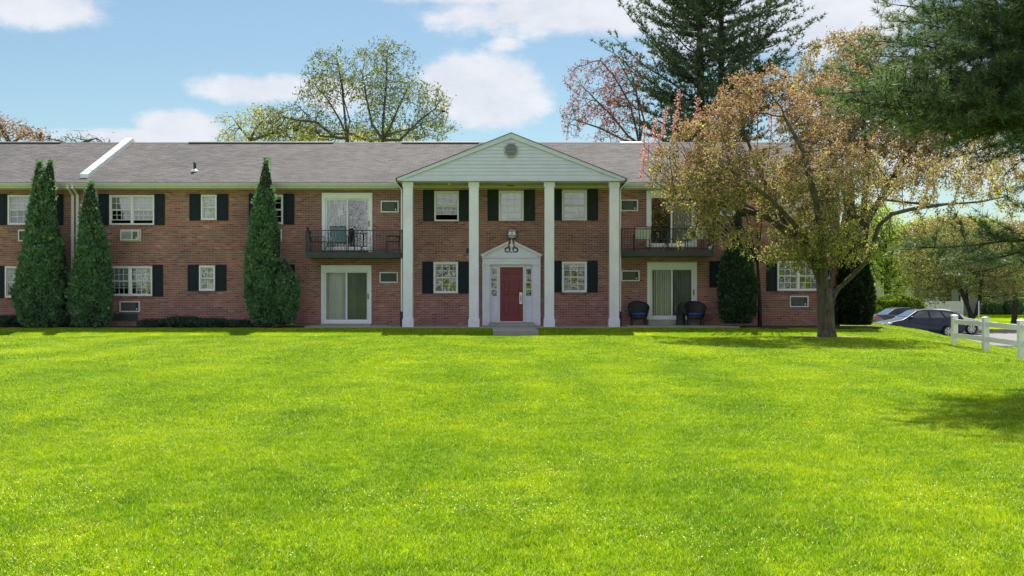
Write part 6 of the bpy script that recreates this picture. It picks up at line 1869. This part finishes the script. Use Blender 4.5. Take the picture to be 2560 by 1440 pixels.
M['weed'] = foliage('weed_leaf', [(0, (.34, .44, .02)), (.6, (.48, .50, .03)), (.93, (.56, .54, .05)), (.97, (.50, .52, .42)), (1, (.56, .56, .58))], .35)
g = np.random.default_rng(99)
TS = .55
src = [blade_patch(TS, 2300, .034, .0042, g, 'grass_patch') for _ in range(4)] + [blade_patch(TS, 2000, .034, .0045, g, 'grass_patch', 110) for _ in range(2)] \
    + [blade_patch(TS, 1500, .036, .0070, g, 'grass_patch') for _ in range(3)] + [blade_patch(TS, 800, .036, .012, g, 'grass_patch') for _ in range(3)]
cells = []
def wn(x, y): return .5 + .25 * (math.sin(x * 1.3 + 2.1 * math.sin(y * .7)) + math.sin(y * 1.9 + x * .6 + 1.7 * math.sin(x * .9))) 
y = 3.6
while y < 60:
    st_ = TS * (.82 if y < 14 else (.95 if y < 30 else 1.0))
    half = .50 * y + 2.2
    x = -half
    while x < half:
        px_, py_ = x + g.uniform(-.08, .08), y + g.uniform(-.08, .08)
        ok = True; jt = .16 * math.sin(px_ * 2.3) * math.sin(px_ * .9 + 1) + g.uniform(-.05, .05)
        if py_ > 34.2 and py_ < 35.75 and px_ < 11.3: ok = not (34.35 < py_ < 35.7)
        if py_ > 38.15 and px_ < 12.9: ok = False
        if py_ > 37.75 + jt and 8.2 < px_ < 13.6: ok = False
        if py_ > 38.0 + jt and (px_ < -7.4): ok = False
        if 35.3 < py_ < 38.7 and -1.0 < px_ < 1.2: ok = False
        if py_ > 39.2 and px_ < 12.9: ok = False
        if px_ > 13.7 and py_ > 50.9: ok = False
        if px_ > 20.6 and py_ > 9: ok = False
        if ((px_ - b0[0]) / 1.2) ** 2 + ((py_ - CYd - .25) / .6) ** 2 < 1 and g.random() < .85: ok = False
        if ok:
            weedy = wn(px_ * 1.1, py_ * 1.4) > .62 and py_ < 11.5
            if py_ < 12: v = int(g.integers(4, 6)) if g.random() < (.75 * wn(px_ * 1.1, py_ * 1.4) ** 2 + .05) * (1.5 if py_ < 8.5 else .6) else int(g.integers(0, 4))
            elif py_ < 22: v = int(g.integers(6, 9))
            else: v = int(g.integers(9, 12))
            cells.append((px_, py_, v))
        x += st_
    y += st_
cells = np.array(cells); px_, py_ = cells[:, 0], cells[:, 1]
pz_ = ground(px_, py_)
dxs = (ground(px_ + .15, py_) - ground(px_ - .15, py_)) / .3; dys = (ground(px_, py_ + .15) - ground(px_, py_ - .15)) / .3
me = bpy.data.meshes.new('grass'); me.vertices.add(len(cells)); me.vertices.foreach_set('co', np.stack([px_, py_, pz_ - .004], 1).astype(np.float32).reshape(-1))
at = me.attributes.new('variant', 'INT', 'POINT'); at.data.foreach_set('value', cells[:, 2].astype(np.int32))
rot = np.zeros((len(cells), 3), dtype=np.float32)
for i in range(len(cells)):
    nrm = Vector((-dxs[i], -dys[i], 1)).normalized()
    q = Vector((0, 0, 1)).rotation_difference(nrm).to_matrix() @ Matrix.Rotation(float(g.integers(0, 4)) * math.pi / 2 + g.uniform(-.3, .3), 3, 'Z')
    rot[i] = q.to_euler()
at = me.attributes.new('turn', 'FLOAT_VECTOR', 'POINT'); at.data.foreach_set('vector', rot.reshape(-1))
scl = (.85 + .35 * g.random(len(cells))).astype(np.float32)
at = me.attributes.new('tall', 'FLOAT', 'POINT'); at.data.foreach_set('value', scl)
me.update()
go = bpy.data.objects.new('grass', me); COL.objects.link(go); WL[go.name] = Vector()
tag(go, 'short bright green mown grass of the lawn', 'grass', kind='stuff')
ng = bpy.data.node_groups.new('grass_scatter', 'GeometryNodeTree')
ng.interface.new_socket('Geometry', in_out='INPUT', socket_type='NodeSocketGeometry'); ng.interface.new_socket('Geometry', in_out='OUTPUT', socket_type='NodeSocketGeometry')
G = NT(ng)
gi = G.n('NodeGroupInput'); gout = G.n('NodeGroupOutput'); join = G.n('GeometryNodeJoinGeometry')
va = G.n('GeometryNodeInputNamedAttribute', data_type='INT'); va.inputs[0].default_value = 'variant'
ta = G.n('GeometryNodeInputNamedAttribute', data_type='FLOAT_VECTOR'); ta.inputs[0].default_value = 'turn'
sa = G.n('GeometryNodeInputNamedAttribute', data_type='FLOAT'); sa.inputs[0].default_value = 'tall'
sc_ = G.n('ShaderNodeCombineXYZ'); sc_.inputs[0].default_value = 1; sc_.inputs[1].default_value = 1; G.link(sa.outputs[0], sc_.inputs[2])
e2r = G.n('FunctionNodeEulerToRotation'); G.link(ta.outputs[0], e2r.inputs[0])
for k, so_ in enumerate(src):
    oi = G.n('GeometryNodeObjectInfo'); oi.inputs['Object'].default_value = so_; oi.inputs['As Instance'].default_value = True
    cmp_ = G.n('FunctionNodeCompare', data_type='INT', operation='EQUAL'); G.link(va.outputs[0], cmp_.inputs[2]); cmp_.inputs[3].default_value = k
    ip = G.n('GeometryNodeInstanceOnPoints')
    G.link(gi.outputs[0], ip.inputs['Points']); G.link(cmp_.outputs[0], ip.inputs['Selection']); G.link(oi.outputs['Geometry'], ip.inputs['Instance'])
    G.link(e2r.outputs[0], ip.inputs['Rotation']); G.link(sc_.outputs[0], ip.inputs['Scale'])
    G.link(ip.outputs[0], join.inputs[0])
G.link(join.outputs[0], gout.inputs[0])
md = go.modifiers.new('scatter', 'NODES'); md.node_group = ng
print('grass cells', len(cells))
